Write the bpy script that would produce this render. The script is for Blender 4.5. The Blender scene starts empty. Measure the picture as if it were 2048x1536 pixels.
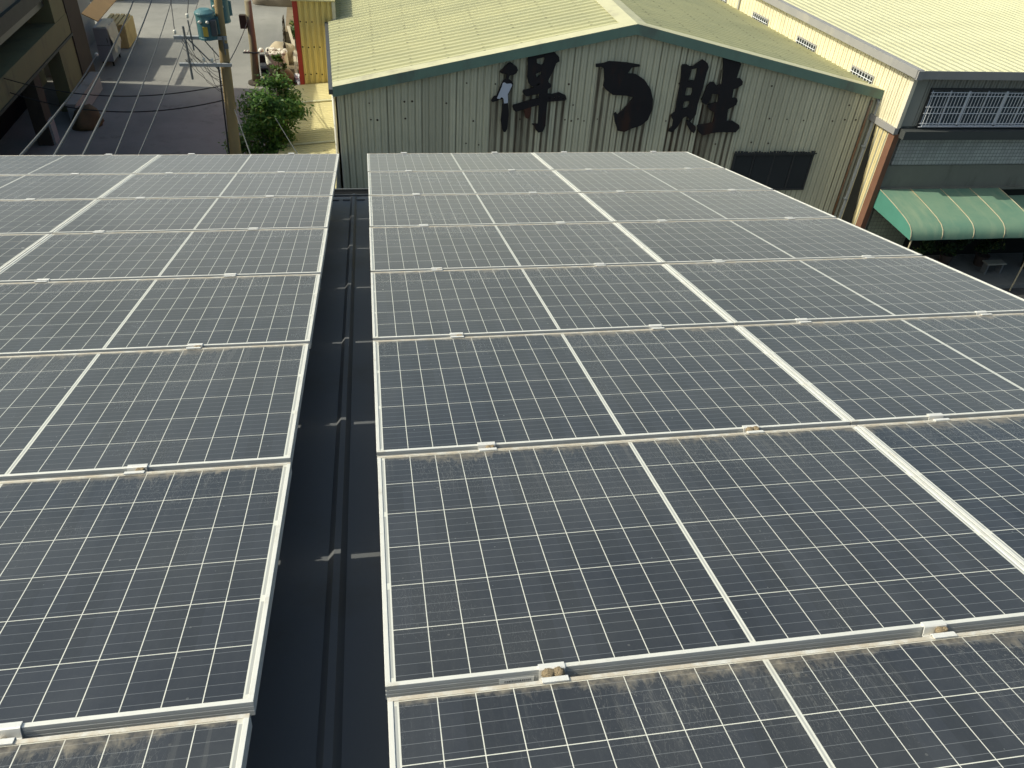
import bpy, bmesh, math, random
from mathutils import Vector, Matrix
from mathutils.geometry import tessellate_polygon
random.seed(7)
R = math.radians
SC = bpy.context.scene
COL = SC.collection

# ---------------------------------------------------------------- camera, sky, sun, exposure
CAMX = Vector((0.98569185, -0.15722777, 0.06075361))
CAMY = Vector((0.05177912, 0.6254477, 0.77854615))
CAMZ = Vector((-0.16040728, -0.76426083, 0.62463981))
cd = bpy.data.cameras.new('camera')
cam = bpy.data.objects.new('camera', cd)
COL.objects.link(cam)
m = Matrix((CAMX, CAMY, CAMZ)).transposed().to_4x4()
m.translation = Vector((0.0275, -8.2256, 3.4739))
cam.matrix_world = m
cd.sensor_width = 36.0
cd.lens = 28.095
cd.clip_end = 3000
SC.camera = cam
SUN = Vector((-0.751, 0.076, 0.656)).normalized()
EL = math.asin(SUN.z)
w = bpy.data.worlds.new('World')
SC.world = w
w.use_nodes = True
nt = w.node_tree
sky = nt.nodes.new('ShaderNodeTexSky')
sky.sky_type = 'NISHITA'
sky.sun_disc = False
sky.sun_elevation = EL
sky.sun_rotation = math.atan2(SUN.x, SUN.y)
sky.air_density = 1.0
sky.dust_density = 5.0
sky.ozone_density = 1.6
tint = nt.nodes.new('ShaderNodeMix'); tint.data_type = 'RGBA'; tint.blend_type = 'MULTIPLY'
tint.inputs[0].default_value = 1.0; tint.inputs[7].default_value = (0.95, 1.03, 0.96, 1)
nt.links.new(sky.outputs[0], tint.inputs[6])
nt.links.new(tint.outputs[2], nt.nodes['Background'].inputs[0])
nt.nodes['Background'].inputs[1].default_value = 0.15
sd = bpy.data.lights.new('sun', 'SUN')
sd.energy = 4.2
sd.angle = R(0.5)
sd.color = (1.0, 0.945, 0.77)
so = bpy.data.objects.new('sun', sd)
COL.objects.link(so)
so.rotation_euler = SUN.to_track_quat('Z', 'Y').to_euler()
so.location = SUN * 60
SC.view_settings.view_transform = 'Standard'
SC.view_settings.look = 'None'
SC.view_settings.exposure = 0.05
SC.view_settings.gamma = 1.0

# ---------------------------------------------------------------- mesh helpers
LOC = {}
WARP = None

class MB:
    """collects shapes, built as ONE mesh object"""
    def __init__(s):
        s.v = []; s.f = []; s.m = []; s.col = None
    def add(s, vs, fs, mi=0):
        o = len(s.v)
        s.v += [Vector(q) for q in vs]
        s.f += [tuple(i + o for i in f) for f in fs]
        s.m += [mi] * len(fs)
    def box(s, x0, x1, y0, y1, z0, z1, mi=0, M=None, bev=0.0):
        if bev > 0:
            b = bev
            vs = []
            for z, i in ((z0, b), (z0 + b, 0), (z1 - b, 0), (z1, b)):
                vs += [(x0 + i, y0 + i, z), (x1 - i, y0 + i, z), (x1 - i, y1 - i, z), (x0 + i, y1 - i, z)]
            fs = [(3, 2, 1, 0), (12, 13, 14, 15)]
            for k in range(3):
                for j in range(4):
                    a = k * 4 + j; c = k * 4 + (j + 1) % 4
                    fs.append((a, c, c + 4, a + 4))
        else:
            vs = [(x0, y0, z0), (x1, y0, z0), (x1, y1, z0), (x0, y1, z0), (x0, y0, z1), (x1, y0, z1), (x1, y1, z1), (x0, y1, z1)]
            fs = [(3, 2, 1, 0), (4, 5, 6, 7), (0, 1, 5, 4), (1, 2, 6, 5), (2, 3, 7, 6), (3, 0, 4, 7)]
        if M is not None:
            vs = [M @ Vector(q) for q in vs]
        s.add(vs, fs, mi)
    def tube(s, pts, r, seg=8, mi=0, cap=True):
        pts = [Vector(q) for q in pts]
        n = len(pts)
        rs = r if isinstance(r, (list, tuple)) else [r] * n
        vs = []
        for i, q in enumerate(pts):
            t = (pts[min(i + 1, n - 1)] - pts[max(i - 1, 0)]).normalized()
            a = t.cross(Vector((0, 0, 1)))
            if a.length < 1e-3: a = t.cross(Vector((1, 0, 0)))
            a.normalize(); b = t.cross(a)
            for k in range(seg):
                an = 2 * math.pi * k / seg
                vs.append(q + (a * math.cos(an) + b * math.sin(an)) * rs[i])
        fs = []
        for i in range(n - 1):
            for k in range(seg):
                k2 = (k + 1) % seg
                fs.append((i * seg + k, i * seg + k2, (i + 1) * seg + k2, (i + 1) * seg + k))
        if cap:
            fs.append(tuple(range(seg - 1, -1, -1)))
            fs.append(tuple((n - 1) * seg + k for k in range(seg)))
        s.add(vs, fs, mi)
    def lathe(s, prof, c=(0, 0, 0), seg=16, mi=0, M=None):
        c = Vector(c); vs = []; fs = []
        for r_, z in prof:
            for k in range(seg):
                an = 2 * math.pi * k / seg
                q = Vector((r_ * math.cos(an), r_ * math.sin(an), z))
                if M is not None: q = M @ q
                vs.append(c + q)
        for i in range(len(prof) - 1):
            for k in range(seg):
                k2 = (k + 1) % seg
                fs.append((i * seg + k, i * seg + k2, (i + 1) * seg + k2, (i + 1) * seg + k))
        s.add(vs, fs, mi)
    def prism(s, poly, fn, d0, d1, holes=(), mi=0, side=None):
        """extrude a 2D polygon (with holes); fn(a, b, d) -> 3D"""
        loops = [list(poly)] + [list(h) for h in holes]
        tri = tessellate_polygon([[Vector((a, b, 0)) for a, b in L] for L in loops])
        flat = [q for L in loops for q in L]
        n = len(flat)
        vs = [fn(a, b, d0) for a, b in flat] + [fn(a, b, d1) for a, b in flat]
        fs = [tuple(t) for t in tri] + [tuple(i + n for i in reversed(t)) for t in tri]
        s.add(vs, fs, mi)
        o = 0; sf = []
        for L in loops:
            for i in range(len(L)):
                a = o + i; b = o + (i + 1) % len(L)
                sf.append((a, b, b + n, a + n))
            o += len(L)
        base = len(s.v) - len(vs)
        s.f += [tuple(i + base for i in f) for f in sf]
        s.m += [mi if side is None else side] * len(sf)
    def blob(s, c, rad, sub=2, amp=0.15, freq=2.0, mi=0, squash=None, seed=0):
        bm = bmesh.new()
        bmesh.ops.create_icosphere(bm, subdivisions=sub, radius=1.0)
        from mathutils import noise
        off = Vector((seed * 3.7, seed * 1.3, seed * 5.1))
        vs = []
        for v in bm.verts:
            p = v.co.copy()
            d = 1 + amp * noise.noise(p * freq + off) + amp * .5 * noise.noise(p * freq * 2.3 + off)
            q = Vector((p.x * rad[0], p.y * rad[1], p.z * rad[2])) * d
            if squash is not None and q.z < squash: q.z = squash
            vs.append(Vector(c) + q)
        fs = [tuple(v.index for v in f.verts) for f in bm.faces]
        bm.free()
        s.add(vs, fs, mi)
    def ribbed(s, o, u, v, n, W, L, prof, pitch, mi=0, nl=1, lens=None, starts=None):
        """corrugated sheet: profile repeats along u, ribs run along v. returns (columns)"""
        o = Vector(o); u = Vector(u).normalized(); v = Vector(v).normalized(); n = Vector(n).normalized()
        us = []
        k = 0
        while k * pitch < W:
            for a, h in prof:
                q = k * pitch + a
                if q < W - 1e-4: us.append((q, h))
            k += 1
        us.append((W, prof[0][1]))
        vs = []; fs = []
        for q, h in us:
            ln = lens(q) if lens else L
            st = starts(q) if starts else 0.0
            for j in range(nl + 1):
                vs.append(o + u * q + n * h + v * (st + (ln - st) * j / nl))
        m_ = nl + 1
        for i in range(len(us) - 1):
            for j in range(nl):
                a = i * m_ + j
                fs.append((a, a + m_, a + m_ + 1, a + 1))
        s.add(vs, fs, mi)
        return us
    def build(s, name, mats, parent=None, smooth=False, local=False, attr=None):
        if not isinstance(mats, (list, tuple)): mats = [mats]
        if WARP is not None and not local: s.v = [WARP(q) for q in s.v]
        off = Vector((0, 0, 0)) if (local or parent is None) else LOC[parent.name]
        me = bpy.data.meshes.new(name)
        me.from_pydata([tuple(q - off) for q in s.v], [], s.f)
        for mt in mats: me.materials.append(mt)
        for i, p in enumerate(me.polygons):
            p.material_index = s.m[i]
            p.use_smooth = smooth
        if attr is not None:
            ca = me.color_attributes.new('stain', 'FLOAT_COLOR', 'POINT')
            for i, c in enumerate(attr): ca.data[i].color = (c[0], c[1], c[2], 1)
        me.update()
        bm = bmesh.new(); bm.from_mesh(me)
        if not local and name not in ('leaf_sheet',):
            pass
        bm.to_mesh(me); bm.free()
        ob = bpy.data.objects.new(name, me)
        COL.objects.link(ob)
        if parent is not None:
            ob.parent = parent
        LOC[ob.name] = off
        return ob

def tag(o, label, cat, group=None):
    o['label'] = label; o['category'] = cat
    if group: o['group'] = group
    return o

def thing(name, label, cat, loc=(0, 0, 0), group=None, rot=None):
    o = bpy.data.objects.new(name, None)
    COL.objects.link(o)
    o.empty_display_size = 0.2
    o.location = loc
    if rot: o.rotation_euler = rot
    LOC[o.name] = Vector(loc)
    return tag(o, label, cat, group)

def single(mb, name, mats, label, cat, group=None, loc=None, smooth=False):
    """a thing that is one mesh, its origin at loc"""
    if loc is None:
        loc = sum(mb.v, Vector()) / len(mb.v); loc.z = min(q.z for q in mb.v)
    loc = Vector(loc)
    for q in mb.v: q -= loc
    o = mb.build(name, mats, None, smooth)
    o.location = loc
    return tag(o, label, cat, group)

def dup(root, loc, label=None, group=None):
    r = root.copy(); COL.objects.link(r); r.location = loc
    if label: r['label'] = label
    if group: r['group'] = group
    for ch in list(root.children):
        c = ch.copy(); COL.objects.link(c); c.parent = r
        for g in ch.children:
            d = g.copy(); COL.objects.link(d); d.parent = c
    return r

# ---------------------------------------------------------------- material helpers
class NT:
    def __init__(s, name):
        s.mat = bpy.data.materials.new(name)
        s.mat.use_nodes = True
        s.t = s.mat.node_tree
        s.p = s.t.nodes['Principled BSDF']
        s.tc = s.t.nodes.new('ShaderNodeTexCoord')
        s.obj = s.tc.outputs['Object']
    def _in(s, sock, v):
        if hasattr(v, 'is_linked'): s.t.links.new(v, sock)
        else: sock.default_value = v
    def m(s, op, a, b=None, c=None, clamp=False):
        n = s.t.nodes.new('ShaderNodeMath'); n.operation = op; n.use_clamp = clamp
        s._in(n.inputs[0], a)
        if b is not None: s._in(n.inputs[1], b)
        if c is not None: s._in(n.inputs[2], c)
        return n.outputs[0]
    def xyz(s, v=None):
        n = s.t.nodes.new('ShaderNodeSeparateXYZ'); s._in(n.inputs[0], v or s.obj)
        return n.outputs
    def scale(s, v, sc):
        n = s.t.nodes.new('ShaderNodeMapping'); s._in(n.inputs[0], v); n.inputs['Scale'].default_value = sc
        return n.outputs[0]
    def addv(s, v, a):
        n = s.t.nodes.new('ShaderNodeVectorMath'); n.operation = 'ADD'; s._in(n.inputs[0], v); s._in(n.inputs[1], a)
        return n.outputs[0]
    def noise(s, v=None, sc=5.0, det=4.0, rough=0.55, dist=0.0):
        n = s.t.nodes.new('ShaderNodeTexNoise'); s._in(n.inputs['Vector'], v or s.obj)
        n.inputs['Scale'].default_value = sc; n.inputs['Detail'].default_value = det
        n.inputs['Roughness'].default_value = rough; n.inputs['Distortion'].default_value = dist
        return n.outputs[0]
    def voro(s, v, sc):
        n = s.t.nodes.new('ShaderNodeTexVoronoi'); s._in(n.inputs['Vector'], v); n.inputs['Scale'].default_value = sc
        return n.outputs[0], n.outputs[1]
    def step(s, v, a, b):
        n = s.t.nodes.new('ShaderNodeMapRange'); n.interpolation_type = 'SMOOTHSTEP'
        s._in(n.inputs[0], v); s._in(n.inputs[1], a); s._in(n.inputs[2], b)
        n.inputs[3].default_value = 0; n.inputs[4].default_value = 1
        return n.outputs[0]
    def mix(s, f, a, b):
        n = s.t.nodes.new('ShaderNodeMix'); n.data_type = 'RGBA'
        s._in(n.inputs[0], f)
        s._in(n.inputs[6], a if hasattr(a, 'is_linked') else (*a, 1))
        s._in(n.inputs[7], b if hasattr(b, 'is_linked') else (*b, 1))
        return n.outputs[2]
    def lt(s, a, b): return s.m('LESS_THAN', a, b)
    def gt(s, a, b): return s.m('GREATER_THAN', a, b)
    def bump(s, h, st=0.3, d=0.01):
        n = s.t.nodes.new('ShaderNodeBump'); n.inputs['Strength'].default_value = st; n.inputs['Distance'].default_value = d
        s._in(n.inputs['Height'], h); s.t.links.new(n.outputs[0], s.p.inputs['Normal'])
    def out(s, col=None, rough=None, spec=None, metal=None):
        if col is not None: s._in(s.p.inputs['Base Color'], col if hasattr(col, 'is_linked') else (*col, 1))
        if rough is not None: s._in(s.p.inputs['Roughness'], rough)
        if spec is not None: s.p.inputs['Specular IOR Level'].default_value = spec
        if metal is not None: s._in(s.p.inputs['Metallic'], metal)
        return s.mat

def plain(name, col, rough=0.6, var=0.18, sc=3.0, spec=0.4, metal=0.0, bump=0.0, dirt=None, dsc=1.3, dth=(0.5, 0.75)):
    n = NT(name)
    f = n.noise(sc=sc, det=6)
    c = n.mix(f, tuple(x * (1 - var) for x in col), tuple(min(1, x * (1 + var)) for x in col))
    if dirt:
        g = n.step(n.noise(n.scale(n.obj, (1, 1, .35)), sc=dsc, det=7, rough=.65), dth[0], dth[1])
        c = n.mix(n.m('MULTIPLY', g, 0.8), c, dirt)
    if bump: n.bump(n.noise(sc=sc * 8, det=4), bump, 0.01)
    return n.out(c, n.m('ADD', n.m('MULTIPLY', f, 0.2), rough - 0.1), spec, metal)

# ---------------------------------------------------------------- dimensions
GZ = -10.126                       # ground level
TILT = R(14.0)                     # the near roof falls 14 degrees away from the camera
CT, ST = math.cos(TILT), math.sin(TILT)
def P(x, y, z=0.0):                # roof-plane coordinates -> world
    return Vector((x, y * CT + z * ST, -y * ST + z * CT))
PW, PH, PIT = 1.779, 1.038, 1.0694
GX = 0.004

# ---------------------------------------------------------------- materials
def stain_mat(name, col, rust, grime, rough=0.5):
    n = NT(name)
    a = n.t.nodes.new('ShaderNodeAttribute'); a.attribute_name = 'stain'
    sp = n.t.nodes.new('ShaderNodeSeparateColor'); n.t.links.new(a.outputs['Color'], sp.inputs[0])
    f = n.noise(sc=1.2, det=7, rough=.6)
    c = n.mix(f, tuple(x * .8 for x in col), tuple(x * 1.18 for x in col))
    fz = n.noise(n.scale(n.obj, (9, 1, .8)), sc=1.0, det=6, rough=.65)
    c = n.mix(n.m('MULTIPLY', n.step(fz, .52, .72), .35), c, tuple(x * .55 for x in col))
    br = n.noise(n.scale(n.obj, (16, 16, 1.6)), sc=1.0, det=5)
    c = n.mix(n.m('MULTIPLY', sp.outputs[1], n.m('ADD', n.m('MULTIPLY', br, .6), .5), clamp=True), c, grime)
    c = n.mix(n.m('MULTIPLY', sp.outputs[0], n.m('ADD', n.m('MULTIPLY', br, .9), .5), clamp=True), c, rust)
    sx = n.xyz()
    c = n.mix(sp.outputs[2], c, tuple(x * .62 for x in col))
    return n.out(c, rough, .3)

def roof_mat(name, col, col2, screw, ypitch, x0, xp, rough=.55):
    """painted ribbed sheet with rows of screw-head stains (object x across, y along the building)"""
    n = NT(name)
    x, y, z = n.xyz()
    f = n.noise(n.scale(n.obj, (.35, 1, 1)), sc=.9, det=8, rough=.62)
    c = n.mix(n.step(f, .32, .7), col, col2)
    pan = n.m('FRACT', n.m('MULTIPLY', n.m('FLOOR', n.m('DIVIDE', y, ypitch * 3)), .377))
    c = n.mix(n.m('MULTIPLY', pan, .16), c, tuple(q * .7 for q in col))
    fx = n.m('ABSOLUTE', n.m('SUBTRACT', n.m('MULTIPLY', n.m('FRACT', n.m('DIVIDE', n.m('SUBTRACT', x, x0), xp)), xp), .05))
    fy = n.m('ABSOLUTE', n.m('SUBTRACT', n.m('MULTIPLY', n.m('FRACT', n.m('DIVIDE', n.m('ADD', y, ypitch * .5 - .035), ypitch)), ypitch), ypitch * .5))
    rr = n.noise(sc=3.1, det=2)
    d = n.m('MULTIPLY', n.m('MULTIPLY', n.lt(fx, .035), n.lt(fy, .028)), n.step(rr, .38, .6))
    c = n.mix(n.m('MULTIPLY', d, .7), c, screw)
    st = n.step(n.noise(n.scale(n.obj, (.5, 7, 1)), sc=1.4, det=6, rough=.7), .56, .74)
    c = n.mix(n.m('MULTIPLY', st, .35), c, tuple(q * .55 for q in col))
    return n.out(c, rough, .35)

def cell_mat():
    n = NT('dusty_solar_cells')
    x, y, z = n.xyz()
    oi = n.t.nodes.new('ShaderNodeObjectInfo'); rnd = oi.outputs['Random']
    off = n.t.nodes.new('ShaderNodeCombineXYZ')
    n.t.links.new(n.m('MULTIPLY', rnd, 37.0), off.inputs[0]); n.t.links.new(n.m('MULTIPLY', rnd, 91.0), off.inputs[1])
    v = n.addv(n.obj, off.outputs[0])
    px, py = 0.0860, 0.1688
    ax = n.m('SUBTRACT', n.m('ABSOLUTE', x), 0.0065)
    ay = n.m('ADD', y, py * 3)
    cx = n.m('MULTIPLY', n.m('FRACT', n.m('DIVIDE', ax, px)), px)
    cy = n.m('MULTIPLY', n.m('FRACT', n.m('DIVIDE', ay, py)), py)
    hw = 0.00115
    inx = n.m('MULTIPLY', n.gt(cx, hw), n.lt(cx, px - hw))
    iny = n.m('MULTIPLY', n.gt(cy, hw), n.lt(cy, py - hw))
    inside = n.m('MULTIPLY', n.m('MULTIPLY', n.gt(ax, 0.0), n.lt(ax, px * 10 - .0012)), n.m('MULTIPLY', n.gt(ay, .0012), n.lt(ay, py * 6 - .0012)))
    cell = n.m('MULTIPLY', n.m('MULTIPLY', inx, iny), inside)
    # cell tone differs a little from cell to cell
    idv = n.t.nodes.new('ShaderNodeCombineXYZ')
    n.t.links.new(n.m('FLOOR', n.m('DIVIDE', n.m('ADD', x, .9), px)), idv.inputs[0])
    n.t.links.new(n.m('FLOOR', n.m('DIVIDE', ay, py)), idv.inputs[1]); n.t.links.new(n.m('MULTIPLY', rnd, 50.0), idv.inputs[2])
    wn = n.t.nodes.new('ShaderNodeTexWhiteNoise'); wn.noise_dimensions = '3D'; n.t.links.new(idv.outputs[0], wn.inputs[0])
    cc = n.mix(wn.outputs[0], (.010, .013, .020), (.016, .020, .030))
    cry = n.noise(n.scale(v, (1, 1, 1)), sc=55, det=3)
    cc = n.mix(n.m('MULTIPLY', cry, .25), cc, (.03, .036, .043))
    # five busbars along the long side of the panel
    bb = n.m('ABSOLUTE', n.m('SUBTRACT', n.m('FRACT', n.m('MULTIPLY', n.m('DIVIDE', cy, py), 5.0)), .5))
    cc = n.mix(n.m('MULTIPLY', n.lt(bb, .0006 / (py / 5)), .36), cc, (.32, .34, .36))
    # white back sheet with silver ribbons at both ends and in the middle
    back = n.mix(n.noise(v, sc=14, det=4), (.54, .54, .49), (.68, .68, .62))
    seg = n.m('ABSOLUTE', n.m('SUBTRACT', n.m('FRACT', n.m('DIVIDE', n.m('ADD', y, py), py * 2)), .5))
    rib = n.m('MULTIPLY', n.m('MULTIPLY', n.gt(ax, px * 10 + .003), n.lt(ax, px * 10 + .0105)), n.lt(seg, .462))
    mid = n.m('MULTIPLY', n.lt(n.m('ABSOLUTE', x), .0026), n.lt(n.m('ABSOLUTE', y), .5))
    back = n.mix(n.m('MAXIMUM', n.m('MULTIPLY', rib, .8), n.m('MULTIPLY', mid, .7)), back, (.3, .31, .31))
    c = n.mix(cell, back, cc)
    # dust film: even, patchy, water-mark veins, bird specks, thick crust along the low (far) edge
    big = n.noise(v, sc=2.1, det=6, rough=.6)
    fine = n.noise(v, sc=26, det=6, rough=.7)
    film = n.m('ADD', n.m('MULTIPLY', n.step(big, .35, .75), .035), n.m('MULTIPLY', fine, .03))
    film = n.m('ADD', film, n.m('ADD', n.m('MULTIPLY', rnd, .05), -.006))
    film = n.m('ADD', film, n.m('MULTIPLY', n.step(n.noise(v, sc=.7, det=3, rough=.5), .42, .7), .035))
    sv = n.scale(v, (44, 14, 1))
    vn = n.noise(sv, sc=1.0, det=4, rough=.6, dist=1.6)
    vein = n.m('SUBTRACT', 1.0, n.step(n.m('ABSOLUTE', n.m('SUBTRACT', vn, .5)), .003, .016))
    low = n.m('SUBTRACT', PH / 2 - .011, y)                       # distance from the low edge
    crust_n = n.noise(n.scale(v, (26, 9, 1)), sc=1.0, det=8, rough=.75, dist=1.2)
    lf = n.step(n.noise(n.scale(v, (3.2, .6, 1)), sc=1.0, det=3), .36, .66)
    reach = n.m('MULTIPLY', n.m('MULTIPLY', n.m('POWER', crust_n, 3.0), .42), n.m('ADD', n.m('MULTIPLY', lf, 1.05), .12))
    crust = n.m('SUBTRACT', 1.0, n.step(low, n.m('MULTIPLY', reach, .25), n.m('ADD', reach, .012)))
    vmask = n.m('SUBTRACT', 1.0, n.step(low, .06, .34))
    vein = n.m('MULTIPLY', vein, n.m('ADD', n.m('MULTIPLY', n.m('MULTIPLY', vmask, lf), .19), n.m('MULTIPLY', n.step(big, .5, .75), .045)))
    streak = n.step(n.noise(n.scale(v, (34, 1.6, 1)), sc=1.0, det=4, rough=.6), .52, .7)
    film = n.m('ADD', film, n.m('MULTIPLY', streak, n.m('ADD', .006, n.m('MULTIPLY', vmask, .05))))
    film = n.m('ADD', film, vein)
    grain = n.step(n.noise(v, sc=150, det=3, rough=.7), .5, .8)
    film = n.m('ADD', film, n.m('MULTIPLY', grain, .018))
    vd, vc = n.voro(v, 30.0)
    sepc = n.t.nodes.new('ShaderNodeSeparateColor'); n.t.links.new(vc, sepc.inputs[0])
    speck = n.m('MULTIPLY', n.lt(vd, n.m('MULTIPLY', sepc.outputs[1], .11)), n.gt(sepc.outputs[0], .62))
    vd2, vc2 = n.voro(v, 5.0)
    sep2 = n.t.nodes.new('ShaderNodeSeparateColor'); n.t.links.new(vc2, sep2.inputs[0])
    drop = n.m('MULTIPLY', n.lt(vd2, n.m('MULTIPLY', sep2.outputs[1], .055)), n.gt(sep2.outputs[0], .72))
    film = n.m('ADD', film, n.m('ADD', n.m('MULTIPLY', speck, .10), n.m('MULTIPLY', drop, .4)))
    film = n.m('MAXIMUM', film, n.m('MULTIPLY', crust, n.m('ADD', n.m('MULTIPLY', n.step(n.noise(v, sc=30, det=7, rough=.7), .3, .8), .55), .08)), clamp=True)
    dust = n.mix(crust, (.36, .36, .335), (.37, .325, .25))
    c = n.mix(film, c, dust)
    rg = n.m('ADD', .2, n.m('MULTIPLY', film, .8), clamp=True)
    n.p.inputs['Sheen Weight'].default_value = .88
    n.p.inputs['Sheen Roughness'].default_value = .28
    n.p.inputs['Sheen Tint'].default_value = (.97, .98, 1, 1)
    return n.out(c, rg, .5)

def alu_mat(name='dusty_aluminium', col=(.72, .71, .66)):
    n = NT(name)
    f = n.noise(sc=9, det=6, rough=.65)
    c = n.mix(f, tuple(q * .85 for q in col), tuple(min(1, q * 1.12) for q in col))
    g = n.step(n.noise(n.scale(n.obj, (2, 2, 2)), sc=3, det=7, rough=.7), .55, .72)
    c = n.mix(n.m('MULTIPLY', g, .55), c, (.46, .40, .30))
    if name == 'dusty_aluminium':
        lo = n.m('MULTIPLY', n.gt(n.xyz()[1], PH / 2 - .0125), n.step(n.noise(sc=14, det=6, rough=.7), .3, .6))
        c = n.mix(n.m('MULTIPLY', lo, .75), c, (.50, .41, .29))
    return n.out(c, .45, .5, .25)

M_cell = cell_mat()
M_alu = alu_mat()
M_alu_face = alu_mat('anodised_frame_side', (.50, .51, .50))
M_clamp = alu_mat('clamp_aluminium', (.72, .71, .68))
M_bolt = plain('zinc_bolt', (.30, .27, .22), .4, .2, 40, .5, .7)
M_mud = plain('dried_mud', (.30, .235, .155), .95, .3, 60, .1, bump=.8)
M_sticker = plain('white_label', (.80, .80, .78), .5, .05)
M_ink = plain('black_ink', (.03, .03, .03), .6, .1)
M_oroof = plain('grey_roof_paint', (.13, .137, .145), .55, .12, 2.0, .35, dirt=(.11, .105, .09))
M_gutter = plain('dark_gutter_metal', (.07, .075, .08), .5, .15)
M_concrete = plain('plain_render_wall', (.33, .32, .29), .85, .12, 1.0, .2, dirt=(.2, .19, .16))

# ---------------------------------------------------------------- ground
def ground_mat():
    n = NT('street_concrete')
    a = n.noise(sc=.12, det=7, rough=.6); b = n.noise(sc=1.1, det=8, rough=.65); c3 = n.noise(sc=14, det=4)
    c = n.mix(n.step(a, .35, .65), (.15, .153, .145), (.25, .248, .23))
    c = n.mix(n.m('MULTIPLY', n.step(b, .45, .72), .5), c, (.17, .165, .155))
    tr = n.step(n.noise(n.scale(n.obj, (1.2, .08, 1)), sc=1.0, det=4), .5, .7)
    c = n.mix(n.m('MULTIPLY', tr, .25), c, (.24, .235, .22))
    c = n.mix(n.m('MULTIPLY', c3, .18), c, (.46, .44, .40))
    oil = n.step(n.noise(n.addv(n.obj, (5.3, 2.1, 0)), sc=.55, det=5, rough=.7), .60, .70)
    c = n.mix(n.m('MULTIPLY', oil, .45), c, (.09, .088, .082))
    n.bump(b, .25, .02)
    return n.out(c, .85, .25)
mb = MB()
mb.add([(-900, -900, GZ), (900, -900, GZ), (900, 1200, GZ), (-900, 1200, GZ)], [(0, 1, 2, 3)])
g = mb.build('ground', ground_mat()); g['kind'] = 'structure'
M_asphalt = plain('asphalt', (.055, .055, .056), .9, .25, 2.0, .2, dirt=(.1, .095, .085))
mb = MB()
mb.add([(5, -60, GZ + .004), (60, -60, GZ + .004), (60, 12.2, GZ + .004), (5, 12.2, GZ + .004)], [(0, 1, 2, 3)])
g = mb.build('road', M_asphalt); g['kind'] = 'structure'
mb = MB(); mb.box(17.6, 60, 12.2, 14.33, GZ - .02, GZ + .13)
g = mb.build('pavement', plain('pavement_concrete', (.17, .17, .16), .9, .2, 1.5, .2, dirt=(.09, .088, .08))); g['kind'] = 'structure'

# ---------------------------------------------------------------- the near factory building that carries the panels
RZ = -0.46
own = thing('factory_building', 'near building whose dark ribbed roof shows in the gap between both panel arrays', 'building', (0, -6, GZ))
mb = MB()
x0, x1, ya, yb = -9.0, 3.72, -13.0, .30
A = P(0, ya, RZ - .12); B = P(0, yb, RZ - .12)
mb.add([(x0, A.y, GZ), (x1, A.y, GZ), (x1, B.y, GZ), (x0, B.y, GZ), (x0, A.y, A.z), (x1, A.y, A.z), (x1, B.y, B.z), (x0, B.y, B.z)],
       [(3, 2, 1, 0), (0, 1, 5, 4), (1, 2, 6, 5), (2, 3, 7, 6), (3, 0, 4, 7)])
mb.build('wall', M_concrete, own)
mb = MB()
RP = .27
rx0 = -.165 - RP * 33 - RP / 2
prof = [(0, 0), (RP / 2 - .036, 0), (RP / 2 - .013, .031), (RP / 2 + .011, .031), (RP / 2 + .032, 0)]
mb.ribbed(P(rx0, -13.05, RZ), (1, 0, 0), (0, CT, -ST), (0, ST, CT), 3.8 - rx0, 13.1, prof, RP)
mb.box(rx0, 3.8, -13.0, .045, RZ - .14, RZ - .01, M=Matrix(((1, 0, 0, 0), (0, CT, ST, 0), (0, -ST, CT, 0), (0, 0, 0, 1))))
MP = Matrix(((1, 0, 0, 0), (0, CT, ST, 0), (0, -ST, CT, 0), (0, 0, 0, 1)))   # roof plane -> world
roof = mb.build('roof', M_oroof, own)
mb = MB()
for a in ((.06, .072, -.14, .02), (.06, .40, -.152, -.14), (.388, .402, -.14, .0), (.386, .43, .0, .012)):
    mb.box(rx0, 3.85, a[0], a[1], RZ + a[2], RZ + a[3], M=MP)
mb.build('gutter', M_gutter, own)
mb = MB()
mb.box(rx0, 3.8, -.085, -.07, RZ + .0315, RZ + .045, M=MP)
k = rx0
while k < 3.7:
    mb.box(k + .02, k + .1, -.16, -.135, RZ + .001, RZ + .012, M=MP, mi=0)
    mb.box(k + .17, k + .25, -.16, -.135, RZ + .001, RZ + .012, M=MP, mi=0)
    k += RP
mb.build('eave_closure', plain('closure_strip', (.16, .165, .17), .5), own)
RAILS_R = [.383, 1.37, 2.14, 3.165]
RAILS_L = [-.783, -1.772, -2.57, -3.555]
for rx in RAILS_R + RAILS_L:
    mb = MB()
    mb.box(rx - .02, rx + .02, -8.9, .06, -.085, -.0415, M=MP)
    yy = -8.6
    while yy < 0:
        mb.box(rx - .018, rx + .018, yy, yy + .05, RZ + .03, -.086, M=MP)
        mb.box(rx - .06, rx + .06, yy - .03, yy + .08, RZ - .0, RZ + .034, M=MP)
        yy += 1.45
    mb.build('mounting_rail', M_alu_face, own)

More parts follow.
